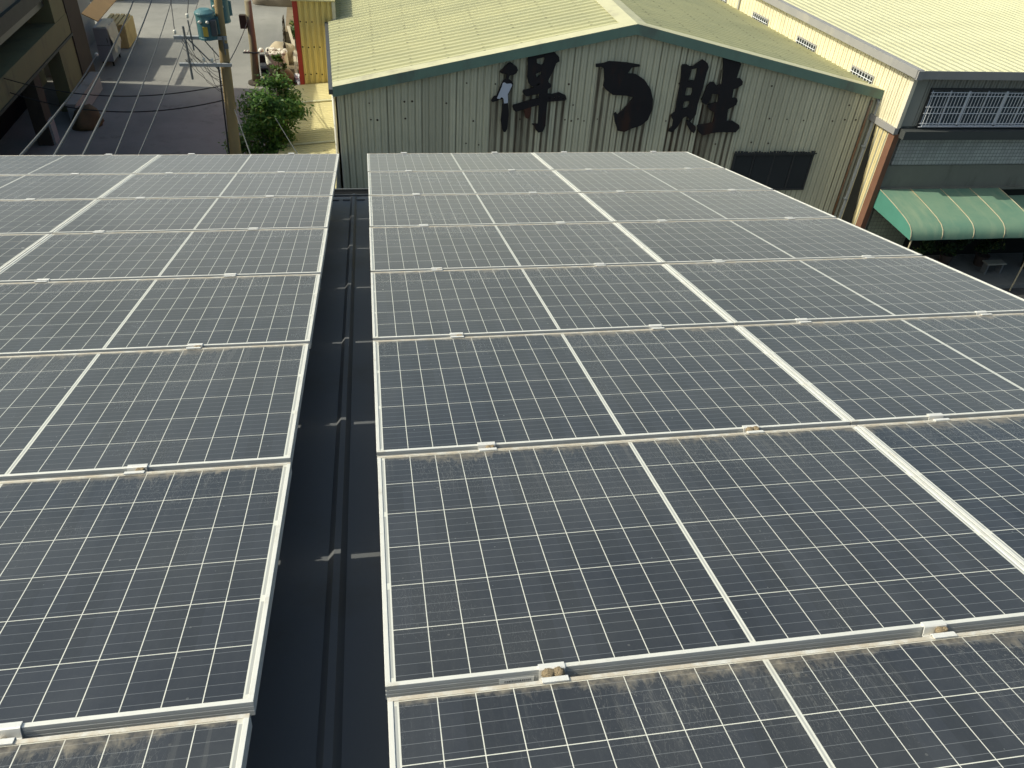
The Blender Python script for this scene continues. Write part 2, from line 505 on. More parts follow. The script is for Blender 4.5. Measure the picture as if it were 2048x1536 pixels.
# ---------------------------------------------------------------- solar panels
FR = [(0, -.04), (0, -.0262), (.0012, -.0255), (.0012, -.0243), (0, -.0236), (0, -.0142), (.0012, -.0135), (.0012, -.0123), (0, -.0116),
      (0, -.0008), (.0008, 0), (.0112, 0), (.0116, -.0004), (.0116, -.006)]
def panel():
    t = thing('solar_panel', 'x', 'solar panel', (0, 0, 0), 'solar panels of the two roof arrays', (-TILT, 0, 0))
    mb = MB()
    n = len(FR)
    for cx, cy in ((-1, -1), (1, -1), (1, 1), (-1, 1)):
        mb.v += [Vector((cx * (PW / 2 - d), cy * (PH / 2 - d), z)) for d, z in FR]
    for c in range(4):
        c2 = (c + 1) % 4
        for i in range(n - 1):
            mb.f.append((c * n + i, c2 * n + i, c2 * n + i + 1, c * n + i + 1))
            mb.m.append(1 if i < 9 else 0)
    mb.build('frame', [M_alu, M_alu_face], t, local=True)
    mb = MB()
    a, b = PW / 2 - .0105, PH / 2 - .0105
    mb.box(-a, a, -b, b, -.0065, -.0024)
    mb.build('glass_cells', M_cell, t, local=True)
    mb = MB()
    X = -PW / 2 + .26
    yf = -PH / 2 - .0006
    mb.box(X, X + .082, yf - .0005, yf, -.032, -.0175)
    lb = mb.build('barcode_label', M_sticker, t, local=True)
    mb = MB(); q = X + .012; rr = random.Random(3)
    while q < X + .074:
        wd = rr.choice((.0007, .0011, .0016)); mb.box(q, q + wd, yf - .0009, yf - .0004, -.0285, -.0235); q += wd + rr.choice((.0022, .003))
    mb.build('barcode', M_ink, lb, local=True)
    return t
ROWN = ['nearest', 'second', 'third', 'fourth', 'fifth', 'sixth', 'seventh', 'farthest']
def rowtxt(k):                      # k counts from the far edge
    i = 7 - k
    return 'nearest row' if i == 0 else ('farthest row' if i == 7 else ROWN[i] + ' row from the front')
p0 = panel(); first = True; jrow = {}
for side, col, xc in (('right', 'inner', PW / 2), ('right', 'outer', PW * 1.5 + GX), ('left', 'inner', -.288 - PW / 2), ('left', 'outer', -.288 - PW * 1.5 - GX)):
    for k in range(8):
        jx_ = jrow.get((side, k), 0) + (.001 if side == 'right' else -.001)
        jx = random.uniform(-.0035, .0035) if col == 'inner' else jx_; jz = random.uniform(-.0012, .0012)
        if col == 'inner': jrow[(side, k)] = jx
        if side == 'right' and k == 7 and col == 'inner': jx += .006; jrow[(side, k)] = jx
        loc = P(xc + jx, -k * PIT - PH / 2, jz)
        lab = 'dusty solar panel, %s column of the %s array, %s' % (col, side, rowtxt(k))
        if first: p0.location = loc; p0['label'] = lab; first = False; r_ = None
        else: r_ = dup(p0, loc, lab)

# ---------------------------------------------------------------- clamps between the rows
def clamp(mud=None):
    t = thing('panel_clamp', 'x', 'clamp', (0, 0, 0), 'clamps holding the panel rows', (-TILT, 0, 0))
    hw = .031; g = (PIT - PH) / 2
    path = [(g + .013, .0012), (g + .013, .0042), (g - .001, .0046), (g - .0045, .002), (g - .0055, -.006), (g - .0065, -.022), (g - .0105, -.0255),
            (-g + .0105, -.0255), (-g + .0065, -.022), (-g + .0055, -.006), (-g + .0045, .002), (-g + .001, .0044), (-g - .013, .0042), (-g - .013, .0012)]
    inner = [(g + .013, .0012), (g - .001, .0012), (g - .0018, -.0008), (g - .0025, -.007), (g - .0035, -.024), (g - .008, -.029), (-g + .008, -.029),
             (-g + .0035, -.024), (-g + .0025, -.007), (-g + .0018, -.0008), (-g + .001, .0012), (-g - .013, .0012)]
    poly = path + inner[::-1][1:-1]
    mb = MB()
    mb.prism(poly, lambda a, b, d: Vector((d, a, b)), -hw, hw)
    mb.build('bracket', M_clamp, t, local=True)
    mb = MB()
    mb.lathe([(0, -.0125), (.0075, -.0125), (.0085, -.0135), (.0085, -.0205), (.0105, -.021), (.0105, -.0245)], (0, 0, 0), 6)
    mb.lathe([(0, -.008), (.004, -.008), (.004, -.0125)], (0, 0, 0), 10)
    mb.build('bolt', M_bolt, t, local=True)
    if mud:
        mb = MB()
        for i, (x, y, z, r) in enumerate(mud): mb.blob((x, y, z), (r, r * .85, r * .8), 3, .25, 2.5, seed=i + 1)
        mb.build('mud_nest', M_mud, t, smooth=True, local=True)
    return t
c_plain = clamp(); c_mud = clamp([(-.011, .000, -.002, .0165), (.013, .002, -.001, .0150), (.002, -.004, -.012, .014)])
c_half = clamp([(.008, .003, -.006, .012), (.02, .002, -.002, .008)])
used = set()
def put(proto, loc, lab):
    if proto.name in used: return dup(proto, loc, lab)
    used.add(proto.name); proto.location = loc; proto['label'] = lab
MUD = {('right', 0, 7): c_mud, ('right', 1, 6): c_mud, ('left', 0, 6): c_half, ('right', 0, 6): c_half, ('right', 0, 4): c_half, ('right', 1, 7): c_half, ('left', 0, 5): c_half, ('right', 0, 5): c_half}
ORD = ['first', 'second', 'third', 'fourth']
for side, rails in (('right', RAILS_R), ('left', RAILS_L)):
    for i, rx in enumerate(rails):
        for k in range(0, 8):
            if side == 'left' and i >= 1 and k >= 5: continue
            if side == 'left' and i >= 2 and k >= 3: continue
            if side == 'left' and i >= 3: continue
            if side == 'right' and i == 3 and k >= 6: continue
            if side == 'right' and i == 2 and k >= 7: continue
            pr_ = MUD.get((side, i, k), c_plain)
            if k == 0: where = 'on the far edge'
            else: where = 'behind the %s' % rowtxt(k)
            mudt = 'mud-caked' if pr_ is c_mud else ('dirty' if pr_ is c_half else 'bare')
            lab = '%s clamp on the %s %s-hand rail, %s' % (mudt, ORD[i], side, where)
            put(pr_, P(rx + random.uniform(-.006, .006), -k * PIT + (PIT - PH) / 2, 0), lab)

# ---------------------------------------------------------------- gabled hall opposite (with the sign letters)
YF = 15.564                        # its gable wall
XL, XR_, XA = -.83, 16.44, 7.87
ZE, ZA = -4.55, -2.70              # eaves, apex (top of the roof edge)
def zroof(x):
    return ZE + (ZA - ZE) * ((x - XL) / (XA - XL) if x < XA else (XR_ - x) / (XR_ - XA))
C1A=[(3.91,-4.07),(3.93,-4.04),(4.15,-3.81),(4.22,-3.79),(4.27,-3.82),(4.41,-3.92),(4.45,-4.00),(4.41,-4.09),(4.35,-4.13),(4.21,-4.16),(4.18,-4.26),(4.28,-4.33),(4.33,-4.39),(4.32,-4.47),(4.22,-4.68),(4.20,-4.74),(4.22,-4.89),(4.21,-4.99),(4.22,-5.07),(4.25,-5.33),(4.23,-5.77),(4.17,-5.88),(4.11,-5.85),(4.07,-5.79),(4.01,-5.51),(4.04,-5.21),(4.04,-5.03),(4.07,-4.99),(4.05,-4.85),(3.94,-4.87),(3.86,-4.91),(3.73,-4.95),(3.69,-4.91),(3.77,-4.78),(3.85,-4.76),(3.97,-4.43),(4.02,-4.32),(4.11,-4.26),(4.13,-4.12),(3.98,-4.11)]
C1W=[(3.86,-4.83),(3.99,-4.48),(4.01,-4.38),(4.07,-4.36),(4.13,-4.40),(4.26,-4.39),(4.30,-4.43),(4.25,-4.56),(4.18,-4.71),(4.20,-4.89),(4.20,-4.97),(4.08,-4.98),(4.06,-4.84),(4.00,-4.79),(3.94,-4.85)]
C1B=[(4.74,-3.51),(4.80,-3.49),(4.92,-3.53),(5.10,-3.55),(5.25,-3.52),(5.34,-3.46),(5.42,-3.44),(5.52,-3.50),(5.65,-3.62),(5.67,-3.74),(5.58,-3.79),(5.53,-3.96),(5.38,-4.30),(5.42,-4.38),(5.48,-4.41),(5.49,-4.48),(5.40,-4.55),(5.39,-4.69),(5.54,-4.71),(5.75,-4.65),(5.96,-4.74),(6.00,-4.84),(5.96,-4.89),(5.42,-4.93),(5.41,-5.08),(5.42,-5.67),(5.36,-5.85),(5.22,-5.89),(5.13,-5.81),(5.05,-5.67),(4.99,-5.62),(5.18,-5.62),(5.16,-5.03),(4.93,-5.09),(4.46,-5.24),(4.39,-5.19),(4.35,-5.09),(4.37,-5.04),(4.52,-5.00),(4.73,-4.93),(5.14,-4.83),(5.13,-4.70),(5.00,-4.72),(4.76,-4.77),(4.70,-4.73),(4.63,-4.66),(4.65,-4.59),(4.79,-4.57),(4.98,-4.49),(4.88,-4.46),(4.79,-4.38),(4.74,-4.20),(4.74,-3.92),(4.72,-3.69)]
C1H=[[(4.98,-3.68),(5.20,-3.62),(5.22,-3.69),(5.18,-3.83),(5.13,-3.86),(5.00,-3.81)],
 [(4.99,-4.11),(5.15,-4.03),(5.16,-4.12),(5.03,-4.22)],
 [(5.01,-4.44),(5.12,-4.37),(5.14,-4.41),(5.04,-4.46)],
 [(5.45,-4.81),(5.47,-4.78),(5.49,-4.81),(5.47,-4.84)],
 [(5.61,-4.80),(5.63,-4.77),(5.65,-4.81),(5.63,-4.84)],
 [(5.74,-4.79),(5.76,-4.76),(5.78,-4.80),(5.75,-4.83)],
 [(5.87,-4.80),(5.89,-4.78),(5.91,-4.81),(5.88,-4.83)]]
C1R=[(4.70,-5.14),(4.77,-5.13),(4.93,-5.08),(4.93,-5.32),(4.86,-5.46),(4.77,-5.42)]
C2=[(6.79,-3.81),(7.01,-3.78),(7.20,-3.72),(7.70,-3.75),(8.14,-3.81),(8.17,-3.85),(7.91,-3.89),(7.80,-4.07),(8.08,-4.09),(8.38,-4.26),(8.61,-4.53),(8.74,-4.84),(8.77,-5.16),(8.69,-5.48),(8.48,-5.67),(8.21,-5.76),(7.98,-5.87),(7.76,-5.83),(7.62,-5.53),(7.56,-5.30),(7.61,-5.25),(7.69,-5.32),(7.91,-5.07),(8.08,-4.84),(8.10,-4.78),(7.86,-4.73),(7.43,-4.71),(7.18,-4.54),(7.10,-4.45),(7.11,-4.28),(7.05,-3.93),(6.95,-3.88),(6.80,-3.89)]
C3A=[(9.47,-3.86),(9.49,-3.79),(9.62,-3.78),(9.74,-3.84),(9.84,-3.82),(10.10,-3.63),(10.27,-3.73),(10.34,-3.85),(10.31,-4.01),(10.30,-4.26),(10.27,-4.66),(10.23,-4.98),(10.24,-5.31),(10.15,-5.44),(10.09,-5.54),(9.99,-5.38),(9.90,-5.38),(9.81,-5.46),(9.71,-5.71),(9.57,-5.88),(9.44,-5.86),(9.45,-5.79),(9.54,-5.69),(9.53,-5.50),(9.46,-5.42),(9.43,-5.33),(9.53,-5.23),(9.52,-4.84),(9.53,-4.46),(9.51,-4.11)]
C3H=[[(9.81,-3.92),(9.98,-3.88),(10.00,-4.01),(9.97,-4.26),(9.88,-4.25),(9.77,-4.29),(9.78,-4.15)],
 [(9.76,-4.47),(9.95,-4.48),(9.98,-4.62),(9.96,-4.72),(9.75,-4.74),(9.75,-4.62)],
 [(9.77,-4.90),(9.95,-4.88),(9.96,-4.98),(9.93,-5.09),(9.76,-5.15),(9.75,-5.01)]]
C3F=[(9.96,-5.52),(10.04,-5.50),(10.31,-5.69),(10.34,-5.80),(10.30,-5.92),(10.17,-5.84),(10.03,-5.67)]
C3B=[(10.75,-3.58),(10.86,-3.55),(11.28,-3.67),(11.37,-3.74),(11.32,-4.19),(11.45,-4.18),(11.55,-4.27),(11.56,-4.37),(11.42,-4.47),(11.30,-4.51),(11.32,-4.79),(11.48,-4.79),(11.53,-4.87),(11.51,-5.00),(11.28,-5.14),(11.31,-5.52),(11.53,-5.52),(11.78,-5.65),(11.82,-5.75),(11.71,-5.89),(11.29,-5.88),(10.96,-5.90),(10.62,-5.99),(10.50,-5.92),(10.38,-5.75),(10.37,-5.66),(10.86,-5.58),(10.86,-5.37),(10.85,-5.25),(10.68,-5.17),(10.57,-5.06),(10.60,-5.00),(10.88,-4.92),(10.86,-4.67),(10.69,-4.66),(10.61,-4.66),(10.61,-4.84),(10.51,-5.00),(10.37,-4.94),(10.33,-4.84),(10.38,-4.62),(10.42,-4.42),(10.50,-4.30),(10.63,-4.31),(10.72,-4.42),(10.88,-4.36),(10.83,-3.94)]
M_fac = stain_mat('grey_cream_cladding', (.66, .635, .46), (.045, .025, .014), (.15, .145, .10))
M_roofL = roof_mat('pale_yellow_green_roof', (.46, .45, .26), (.385, .385, .23), (.10, .095, .06), .31, .0, 1.07)
M_fascia = plain('dark_green_fascia', (.15, .24, .19), .5, .15, 2.0, .4, dirt=(.12, .13, .11))
M_fasciatop = plain('pale_edge_flashing', (.50, .485, .32), .55, .1, 3.0, .3, dirt=(.3, .28, .2))
M_pipe = plain('grey_plastic_pipe', (.40, .41, .39), .45, .08)
M_trim = plain('pale_corner_trim', (.62, .58, .46), .5, .1, 2.0, dirt=(.35, .3, .2))
def hall_warp(q):                  # the plots are not square: side walls run slightly to the left
    if q.y <= YF: return q
    t = (q.x - XL) / (XA - XL) if q.x < XA else (q.x - XA) / (XR_ - XA)
    s_ = -.037 + .007 * t if q.x < XA else -.03 - .087 * t
    return Vector((q.x + s_ * (q.y - YF), q.y, q.z))
WARP = hall_warp
hall = thing('gabled_hall', 'cream ribbed metal hall with green edged gable carrying three large dark characters', 'building', (XL, YF, GZ))
mb = MB()
# body behind the cladding
bx0, bx1, by0, by1 = XL + .05, XR_ - .05, YF + .06, 46.0
zl = ZE - .22; zt = ZA - .28
vs = []
for y in (by0, by1):
    vs += [(bx0, y, GZ), (bx1, y, GZ), (bx1, y, zl), (XA, y, zt), (bx0, y, zl)]
mb.add(vs, [(0, 1, 2, 3, 4), (9, 8, 7, 6, 5), (0, 4, 9, 5), (1, 6, 7, 2), (2, 7, 8, 3), (3, 8, 9, 4)])
mb.build('wall', M_fac, hall)
# ribbed gable cladding, stains follow the grooves below the letters
mb = MB()
RPF = .205
prof = [(0, 0), (.018, 0), (.03, .022), (.092, .022), (.1, .012), (.108, .022), (.175, .022), (.187, 0)]
NL = 70
wx0, wx1 = 11.9, 14.74; wz0, wz1 = -7.95, -6.63
us = mb.ribbed((XL, YF + .03, GZ + .02), (1, 0, 0), (0, 0, 1), (0, -1, 0), XR_ - XL, 1, prof, RPF, nl=NL,
               lens=lambda q: zroof(XL + q) - .2 - GZ)
polys = [C1A, C1B, C1R, C2, C3A, C3B, C3F]
def hits(x):
    zs = []
    for P_ in polys:
        cr = []
        for i in range(len(P_)):
            a, b = P_[i], P_[(i + 1) % len(P_)]
            if (a[0] - x) * (b[0] - x) < 0:
                cr.append(a[1] + (b[1] - a[1]) * (x - a[0]) / (b[0] - a[0]))
        if cr:
            cr.sort(); zs += cr[0::2]
    return zs
attr = []
rr = random.Random(11)
gr = {}; sheet = {}
for q, h in us:
    x = XL + q
    rib = int(q / RPF + 1e-6)
    if rib not in gr: gr[rib] = (rr.random(), rr.random(), rr.random())
    r1, r2, r3 = gr[rib]
    zs = hits(x)
    groove = h < .015
    top = zroof(x) - .2
    for j in range(NL + 1):
        z = GZ + .02 + (top - GZ - .02) * j / NL
        ru = 0.0
        below = [t - z for t in zs if t > z]
        if below and (groove or (r1 > .25 and min(q % RPF, RPF - q % RPF) < .0305)):
            dd = min(below)
            ru = (.75 + .35 * r1) * max(.35, 1 - dd / 9)
        elif below and r2 > .62:
            ru = (.25 + .5 * r1) * max(0, 1 - min(below) / 4.5)
        gm = (.22 + .4 * r3 if groove else .04 + .08 * r2)
        if groove and r1 > .86: gm = 1.0
        if x > 15.3 and groove: ru = max(ru, (x - 15.3) / 1.1 * .75 * (.4 + .6 * min(1, max(0, (-5.2 - z) / 2))))
        if wx0 < x < wx1 and z < wz0: gm = min(1, gm + .15)
        attr.append((min(1, ru), gm, sheet.setdefault(int(q / (RPF * 4)), rr.random() ** 2 * .55)))
rr = random.Random(8)
nv0 = len(mb.v)
for z, p_ in ((-4.4, .12), (-5.02, .10), (-5.52, .30), (-6.3, .08), (-6.9, .12)):   # rusty screw heads
    x = .1
    while x < 15.9:
        if rr.random() < p_ and z < zroof(x) - .5:
            s_ = rr.uniform(.7, 1.15)
            mb.lathe([(0, 0), (.024 * s_, 0), (.03 * s_, .012)], (x + rr.uniform(-.02, .02), YF + .006, z + rr.uniform(-.05, .05)), 7, 1, Matrix.Rotation(R(90), 3, 'X'))
        x += RPF
attr += [(0, 0, 0)] * (len(mb.v) - nv0)
mb.build('gable_cladding', [M_fac, plain('rusty_screw', (.09, .065, .045), .8)], hall, attr=attr)
# roof slopes
sl = math.hypot(XA - XL + .12, (ZA - ZE))
vL = Vector((XA - XL, 0, ZA - ZE)).normalized(); nL = Vector((-vL.z, 0, vL.x))
vR = Vector((XA - XR_, 0, ZA - ZE)).normalized(); nR = Vector((-vR.z, 0, -vR.x)); nR = Vector((vL.z, 0, vL.x))
RPR = .31
rprof = [(0, 0), (.035, .045), (.075, .045), (.11, 0), (.17, 0), (.18, .012), (.2, .012), (.21, 0)]
for sgn, v, n, xe in ((1, vL, nL, XL - .1), (-1, vR, nR, XR_ + .05)):
    mb = MB()
    ze = ZE - .022 if sgn == 1 else ZE - .012
    L = (Vector((XA, 0, ZA)) - Vector((xe, 0, ze))).length
    vv = (Vector((XA, 0, ZA)) - Vector((xe, 0, ze))).normalized()
    mb.ribbed((xe, YF - .02, ze), (0, 1, 0), vv, n, 31.0, L, rprof, RPR)
    mb.build('roof', M_roofL, hall)
mb = MB()
for sgn in (-1, 1):
    a = Vector((XA, YF - .16, ZA + .062)); e = Vector((XA + sgn * .42, YF - .16, zroof(XA + sgn * .42) + .055))
    dn = Vector((0, 0, -.012)); L = Vector((0, 31.1, 0))
    mb.add([a, e, e + L, a + L, a + dn, e + dn, e + L + dn, a + L + dn], [(0, 1, 2, 3), (7, 6, 5, 4), (0, 4, 5, 1), (1, 5, 6, 2)])
mb.build('ridge_cap', M_fasciatop, hall)
# gable edge: dark green fascia with a pale flashing on top
def edge(name, mt, y0, y1, t0, t1, xa, xb):
    mb = MB()
    pts = [(xa, zroof(max(xa, XL)) + (xa - XL) * .2 * (xa < XL)), (XA, ZA), (xb, zroof(xb))]
    for (ax, az), (bx, bz) in ((pts[0], pts[1]), (pts[1], pts[2])):
        mb.add([(ax, y0, az + t0), (bx, y0, bz + t0), (bx, y0, bz + t1), (ax, y0, az + t1),
                (ax, y1, az + t0), (bx, y1, bz + t0), (bx, y1, bz + t1), (ax, y1, az + t1)],
               [(0, 1, 2, 3), (7, 6, 5, 4), (0, 4, 5, 1), (3, 2, 6, 7), (0, 3, 7, 4), (1, 5, 6, 2)])
    return mb.build(name, mt, hall)
edge('fascia', M_fascia, YF - .17, YF - .12, -.235, .052, XL - .1, XR_ + .05)
edge('edge_flashing', M_fasciatop, YF - .172, YF + .24, .052, .064, XL - .1, XR_ + .05)
mb = MB()
mb.box(XL - .06, XL - .005, YF - .03, YF + .06, GZ, ZE - .24)
mb.box(XL - .06, XL + .03, YF - .03, YF + .005, GZ, ZE - .24)
mb.build('corner_trim', M_trim, hall)
mb = MB()
mb.tube([(XL - .11, YF + .1, ZE - .25), (XL - .11, YF + .1, GZ)], .045, 10)
mb.build('downpipe', plain('white_plastic_pipe', (.66, .64, .55), .45, .08), hall, smooth=True)
mb = MB()
mb.box(XL - .22, XL - .1, YF - .1, 46, ZE - .2, ZE - .06)
mb.build('gutter', M_gutter, hall)
mb = MB()
mb.tube([(XR_ - .02, YF - .02, ZE - .26), (XR_ - .02, YF - .09, ZE - .34), (XR_ + .02, YF - .1, ZE - .55), (XR_ + .02, YF - .1, GZ)], .07, 10)
for z in (-6.4, -8.3): mb.box(XR_ - .08, XR_ + .1, YF - .18, YF - .02, z, z + .05)
mb.build('downpipe', M_pipe, hall, smooth=False)
mb = MB()
mb.tube([(XR_ - .25, YF - .04, ZE - .3), (XR_ - .25, YF - .04, GZ)], .035, 8)
mb.build('downpipe', plain('rusty_pipe', (.22, .12, .06), .7, .3, 6, dirt=(.35, .33, .28)), hall, smooth=True)
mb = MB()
mb.prism([(15.13, -4.78), (15.2, -5.27), (15.31, -5.3), (15.3, -5.55), (14.62, GZ), (15.6, GZ), (15.6, -4.72)], lambda a, b, d: Vector((d, a, b)), XR_ + .035, XR_ + .075)  # added dark sheet cut to the shadow outline on the factory side wall
mb.build('wall_shadow_sheet', plain('wall_shadow_dark', (.035, .036, .03), .7, .2, 2), hall)
# dark louvred window in the gable
M_dark = plain('dark_window_metal', (.03, .033, .036), .5, .25, 2)
M_pane = plain('dim_glass', (.022, .028, .032), .12, .2, 1, .5)
wn = MB()
for a in ((wx0, wx0 + .06, wz0, wz1), (wx1 - .06, wx1, wz0, wz1), (wx0 + .06, wx1 - .06, wz0, wz0 + .06), (wx0 + .06, wx1 - .06, wz1 - .06, wz1)):
    wn.box(a[0], a[1], YF - .06, YF + .02, a[2], a[3])
for i in range(1, 4):
    x = wx0 + (wx1 - wx0) * i / 4
    wn.box(x - .03, x + .03, YF - .055, YF + .015, wz0 + .06, wz1 - .06)
wf = wn.build('window', M_dark, hall)
mb = MB()
for i in range(4):
    a = wx0 + .03 + (wx1 - wx0 - .06) * i / 4; b = wx0 + .03 + (wx1 - wx0 - .06) * (i + 1) / 4
    mb.box(a + .031, b - .031, YF - .035 - (.012 if i in (1, 2) else 0), YF - .02, wz0 + .061, wz1 - .061)
mb.build('pane', M_pane, wf)
mb = MB()
x = wx0 - .04; rr = random.Random(5)
while x < wx1:                     # torn ragged cladding edge hanging over the window head
    wd = .06 + .06 * rr.random()
    mb.box(x, x + wd * .8, YF - .1, YF - .085, wz1 - .05, wz1 + .06 + .05 * rr.random())
    x += wd
mb.box(wx0 - .05, wx1 + .05, YF - .12, YF - .1, wz1 + .0, wz1 + .035)
mb.build('window_head', M_dark, wf)

WARP = None
# the three sign characters: folded metal letters standing off the gable
M_let = plain('rust_black_letter', (.020, .019, .021), .75, .35, 1.6, .2, dirt=(.055, .027, .019), dsc=1.6, dth=(.52, .72))
M_letw = plain('bare_pale_backing', (.52, .56, .64), .55, .06, 4)
def yz(a, b, d): return Vector((a, d, b))
def letter(label, base):
    return thing('sign_character', label, 'sign letter', base, 'large characters on the gable of the hall')
YA, YB = YF - .105, YF - .04
t = letter('left dark sign character with a bare white patch in its narrow left stroke', (4.6, YF, -5.9))
mb = MB(); mb.prism(C1A, yz, YA, YB)
s1 = mb.build('narrow_stroke', M_let, t)
mb = MB(); mb.prism(C1W, yz, YA - .01, YA - .001)
mb.build('pale_patch', M_letw, s1)
mb = MB(); mb.prism(C1B, yz, YA, YB, C1H)
mb.build('right_component', M_let, t)
mb = MB(); mb.prism(C1R, yz, YF - .1, YF - .02)
mb.build('rusted_strip', plain('red_rust', (.075, .03, .018), .85, .4, 5), t)
t = letter('middle dark sign character, a single thick hook-shaped stroke', (7.0, YF, -5.9))
mb = MB(); mb.prism(C2, yz, YA, YB)
mb.build('hooked_stroke', M_let, t)
t = letter('right dark sign character made of two crowded components', (9.8, YF, -5.9))
mb = MB(); mb.prism(C3A, yz, YA, YB, C3H)
mb.build('left_component', M_let, t)
mb = MB(); mb.prism(C3F, yz, YA, YB)
mb.build('short_dot_stroke', M_let, t)
mb = MB(); mb.prism(C3B, yz, YA, YB)
mb.build('right_component', M_let, t)

# ---------------------------------------------------------------- long pale factory on the right
XW, YR = 16.57, 14.34
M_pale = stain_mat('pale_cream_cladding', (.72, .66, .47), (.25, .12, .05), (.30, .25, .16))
M_pale2 = stain_mat('yellowed_cladding', (.70, .60, .33), (.25, .12, .05), (.25, .19, .09))
M_paleroof = roof_mat('pale_roof_sheet', (.46, .455, .295), (.41, .405, .265), (.42, .40, .27), .3, .1, 1.4)
M_grey = plain('grey_metal_trim', (.26, .255, .25), .5, .1, 2, dirt=(.34, .32, .28))
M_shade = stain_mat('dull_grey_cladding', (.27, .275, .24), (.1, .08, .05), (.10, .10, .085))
M_white = plain('white_window_paint', (.62, .64, .68), .5, .08)
M_rust = plain('rust_orange_trim', (.17, .085, .055), .75, .3, 2, .25, dirt=(.34, .18, .08))
M_bandd = plain('dark_beam', (.05, .055, .055), .6, .15)
def side_warp(q):
    return q if q.y <= YR else Vector((q.x - .122 * (q.y - YR), q.y, q.z))
WARP = side_warp
rb = thing('long_factory', 'long pale factory on the right with sunlit ribbed side wall and grilled window', 'building', (XW, YR, GZ))
X2, Y2 = 31.0, 52.0
slp = 0.0
def zr(y): return -3.50 + slp * (y - YR)
mb = MB()
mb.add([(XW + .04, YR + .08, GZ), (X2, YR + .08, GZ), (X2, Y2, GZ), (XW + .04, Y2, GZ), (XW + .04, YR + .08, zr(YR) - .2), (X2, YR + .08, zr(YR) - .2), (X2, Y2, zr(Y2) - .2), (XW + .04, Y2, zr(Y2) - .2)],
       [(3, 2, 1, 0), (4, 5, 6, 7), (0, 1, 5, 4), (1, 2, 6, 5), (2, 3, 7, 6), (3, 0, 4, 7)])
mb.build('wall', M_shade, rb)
prof2 = [(0, 0), (.02, 0), (.035, .025), (.10, .025), (.115, .006), (.13, .025), (.185, .025), (.2, 0)]
def striped(us, nl, zb, zt, seed, g0=.45, ru=0.0):
    rr = random.Random(seed); at = []; ribs = {}
    for q, h in us:
        kx = int(q / .22)
        if kx not in ribs: ribs[kx] = (rr.random(), rr.random())
        a, b = ribs[kx]
        for j in range(nl + 1):
            at.append((ru * b * (1 - j / nl), (g0 * (.5 + .6 * a) if h < .012 else .04 + .05 * b), 0))
    return at
mb = MB()
us = mb.ribbed((XW, YR + .04, -5.30), (0, 1, 0), (0, 0, 1), (-1, 0, 0), 37.0, 1, prof2, .22, nl=2, lens=lambda q: zr(YR + q) - .14 + 5.30)
mb.build('side_cladding', M_pale, rb, attr=striped(us, 2, 0, 0, 3, .5))
mb = MB()
us = mb.ribbed((XW + .05, YR + .12, GZ), (0, 1, 0), (0, 0, 1), (-1, 0, 0), 37.0, -5.5 - GZ, prof2, .22, nl=6)
mb.build('lower_cladding', M_pale2, rb, attr=striped(us, 6, 0, 0, 4, .5, .3))
mb = MB(); mb.box(XW - .09, XW + .06, YR - .06, Y2, -5.5, -5.30)
mb.build('ledge', M_grey, rb)
mb = MB(); mb.box(XW - .035, XW + .09, YR - .05, YR + .1, -5.3, zr(YR) - .16)
mb.build('corner_trim', M_trim, rb)
mb = MB(); mb.box(XW - .03, XW + .15, YR - .06, YR + .22, GZ, -5.5)
mb.build('rusty_corner', M_rust, rb)
# roof sheet, ribs run front to back
mb = MB()
rvec = Vector((0, 1, slp)).normalized()
mb.ribbed((XW - .12, YR - .25, zr(YR - .25)), (1, 0, 0), rvec, (0, -slp, 1), 14.5, 38.2, [(0, 0), (.04, .04), (.08, .04), (.12, 0)], .3)
mb.build('roof', M_paleroof, rb)
mb = MB()
a = Vector((XW - .2, YR - .3, zr(YR - .3))); L = Vector((0, 38.2, 38.2 * slp))
for (x0_, x1_, t0, t1) in ((-.02, .2, .04, .075), (-.02, .02, -.17, .04)):
    b = [a + Vector((x, 0, t)) for x, t in ((x0_, t0), (x1_, t0), (x1_, t1), (x0_, t1))]
    mb.add(b + [q + L for q in b], [(0, 1, 2, 3), (7, 6, 5, 4), (0, 4, 5, 1), (1, 5, 6, 2), (2, 6, 7, 3), (3, 7, 4, 0)])
mb.build('verge_trim', M_grey, rb)
mb = MB()
mb.box(XW - .0, X2, YR - .34, YR - .32, zr(YR) - .18, zr(YR) + .065)
mb.box(XW - .0, X2, YR - .32, YR - .18, zr(YR) - .18, zr(YR) - .16)
mb.box(XW - .2, XW - .0, YR - .36, YR - .16, zr(YR) - .2, zr(YR) + .06)
mb.build('gutter', M_grey, rb)
# front: ribbed strip, corner post, barred window band
mb = MB()
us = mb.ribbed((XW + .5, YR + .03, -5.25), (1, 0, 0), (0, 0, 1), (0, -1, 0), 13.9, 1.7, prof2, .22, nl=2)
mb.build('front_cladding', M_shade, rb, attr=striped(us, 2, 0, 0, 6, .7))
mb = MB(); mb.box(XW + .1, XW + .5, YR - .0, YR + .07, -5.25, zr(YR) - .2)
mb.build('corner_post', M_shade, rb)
fx0, fx1, fz0, fz1 = 17.28, 23.2, -5.24, -4.10
win = MB()
win.box(fx0, fx1, YR - .07, YR - .0, fz1, fz1 + .06); win.box(fx0, fx1, YR - .07, YR - .0, fz0 - .05, fz0)
win.box(fx0 - .05, fx0, YR - .07, YR - .0, fz0 - .05, fz1 + .06)
wo = win.build('window', M_dark, rb)
mb = MB()
nb = 9
for i in range(nb):
    a = fx0 + (fx1 - fx0) * i / nb; b = fx0 + (fx1 - fx0) * (i + 1) / nb
    mb.box(a + .06, b - .02, YR - .02, YR - .012, fz0 + .05, fz1 - .05)
mb.build('pane', plain('bluish_window_glass', (.05, .07, .085), .15, .3, .8, .5), wo)
mb = MB()
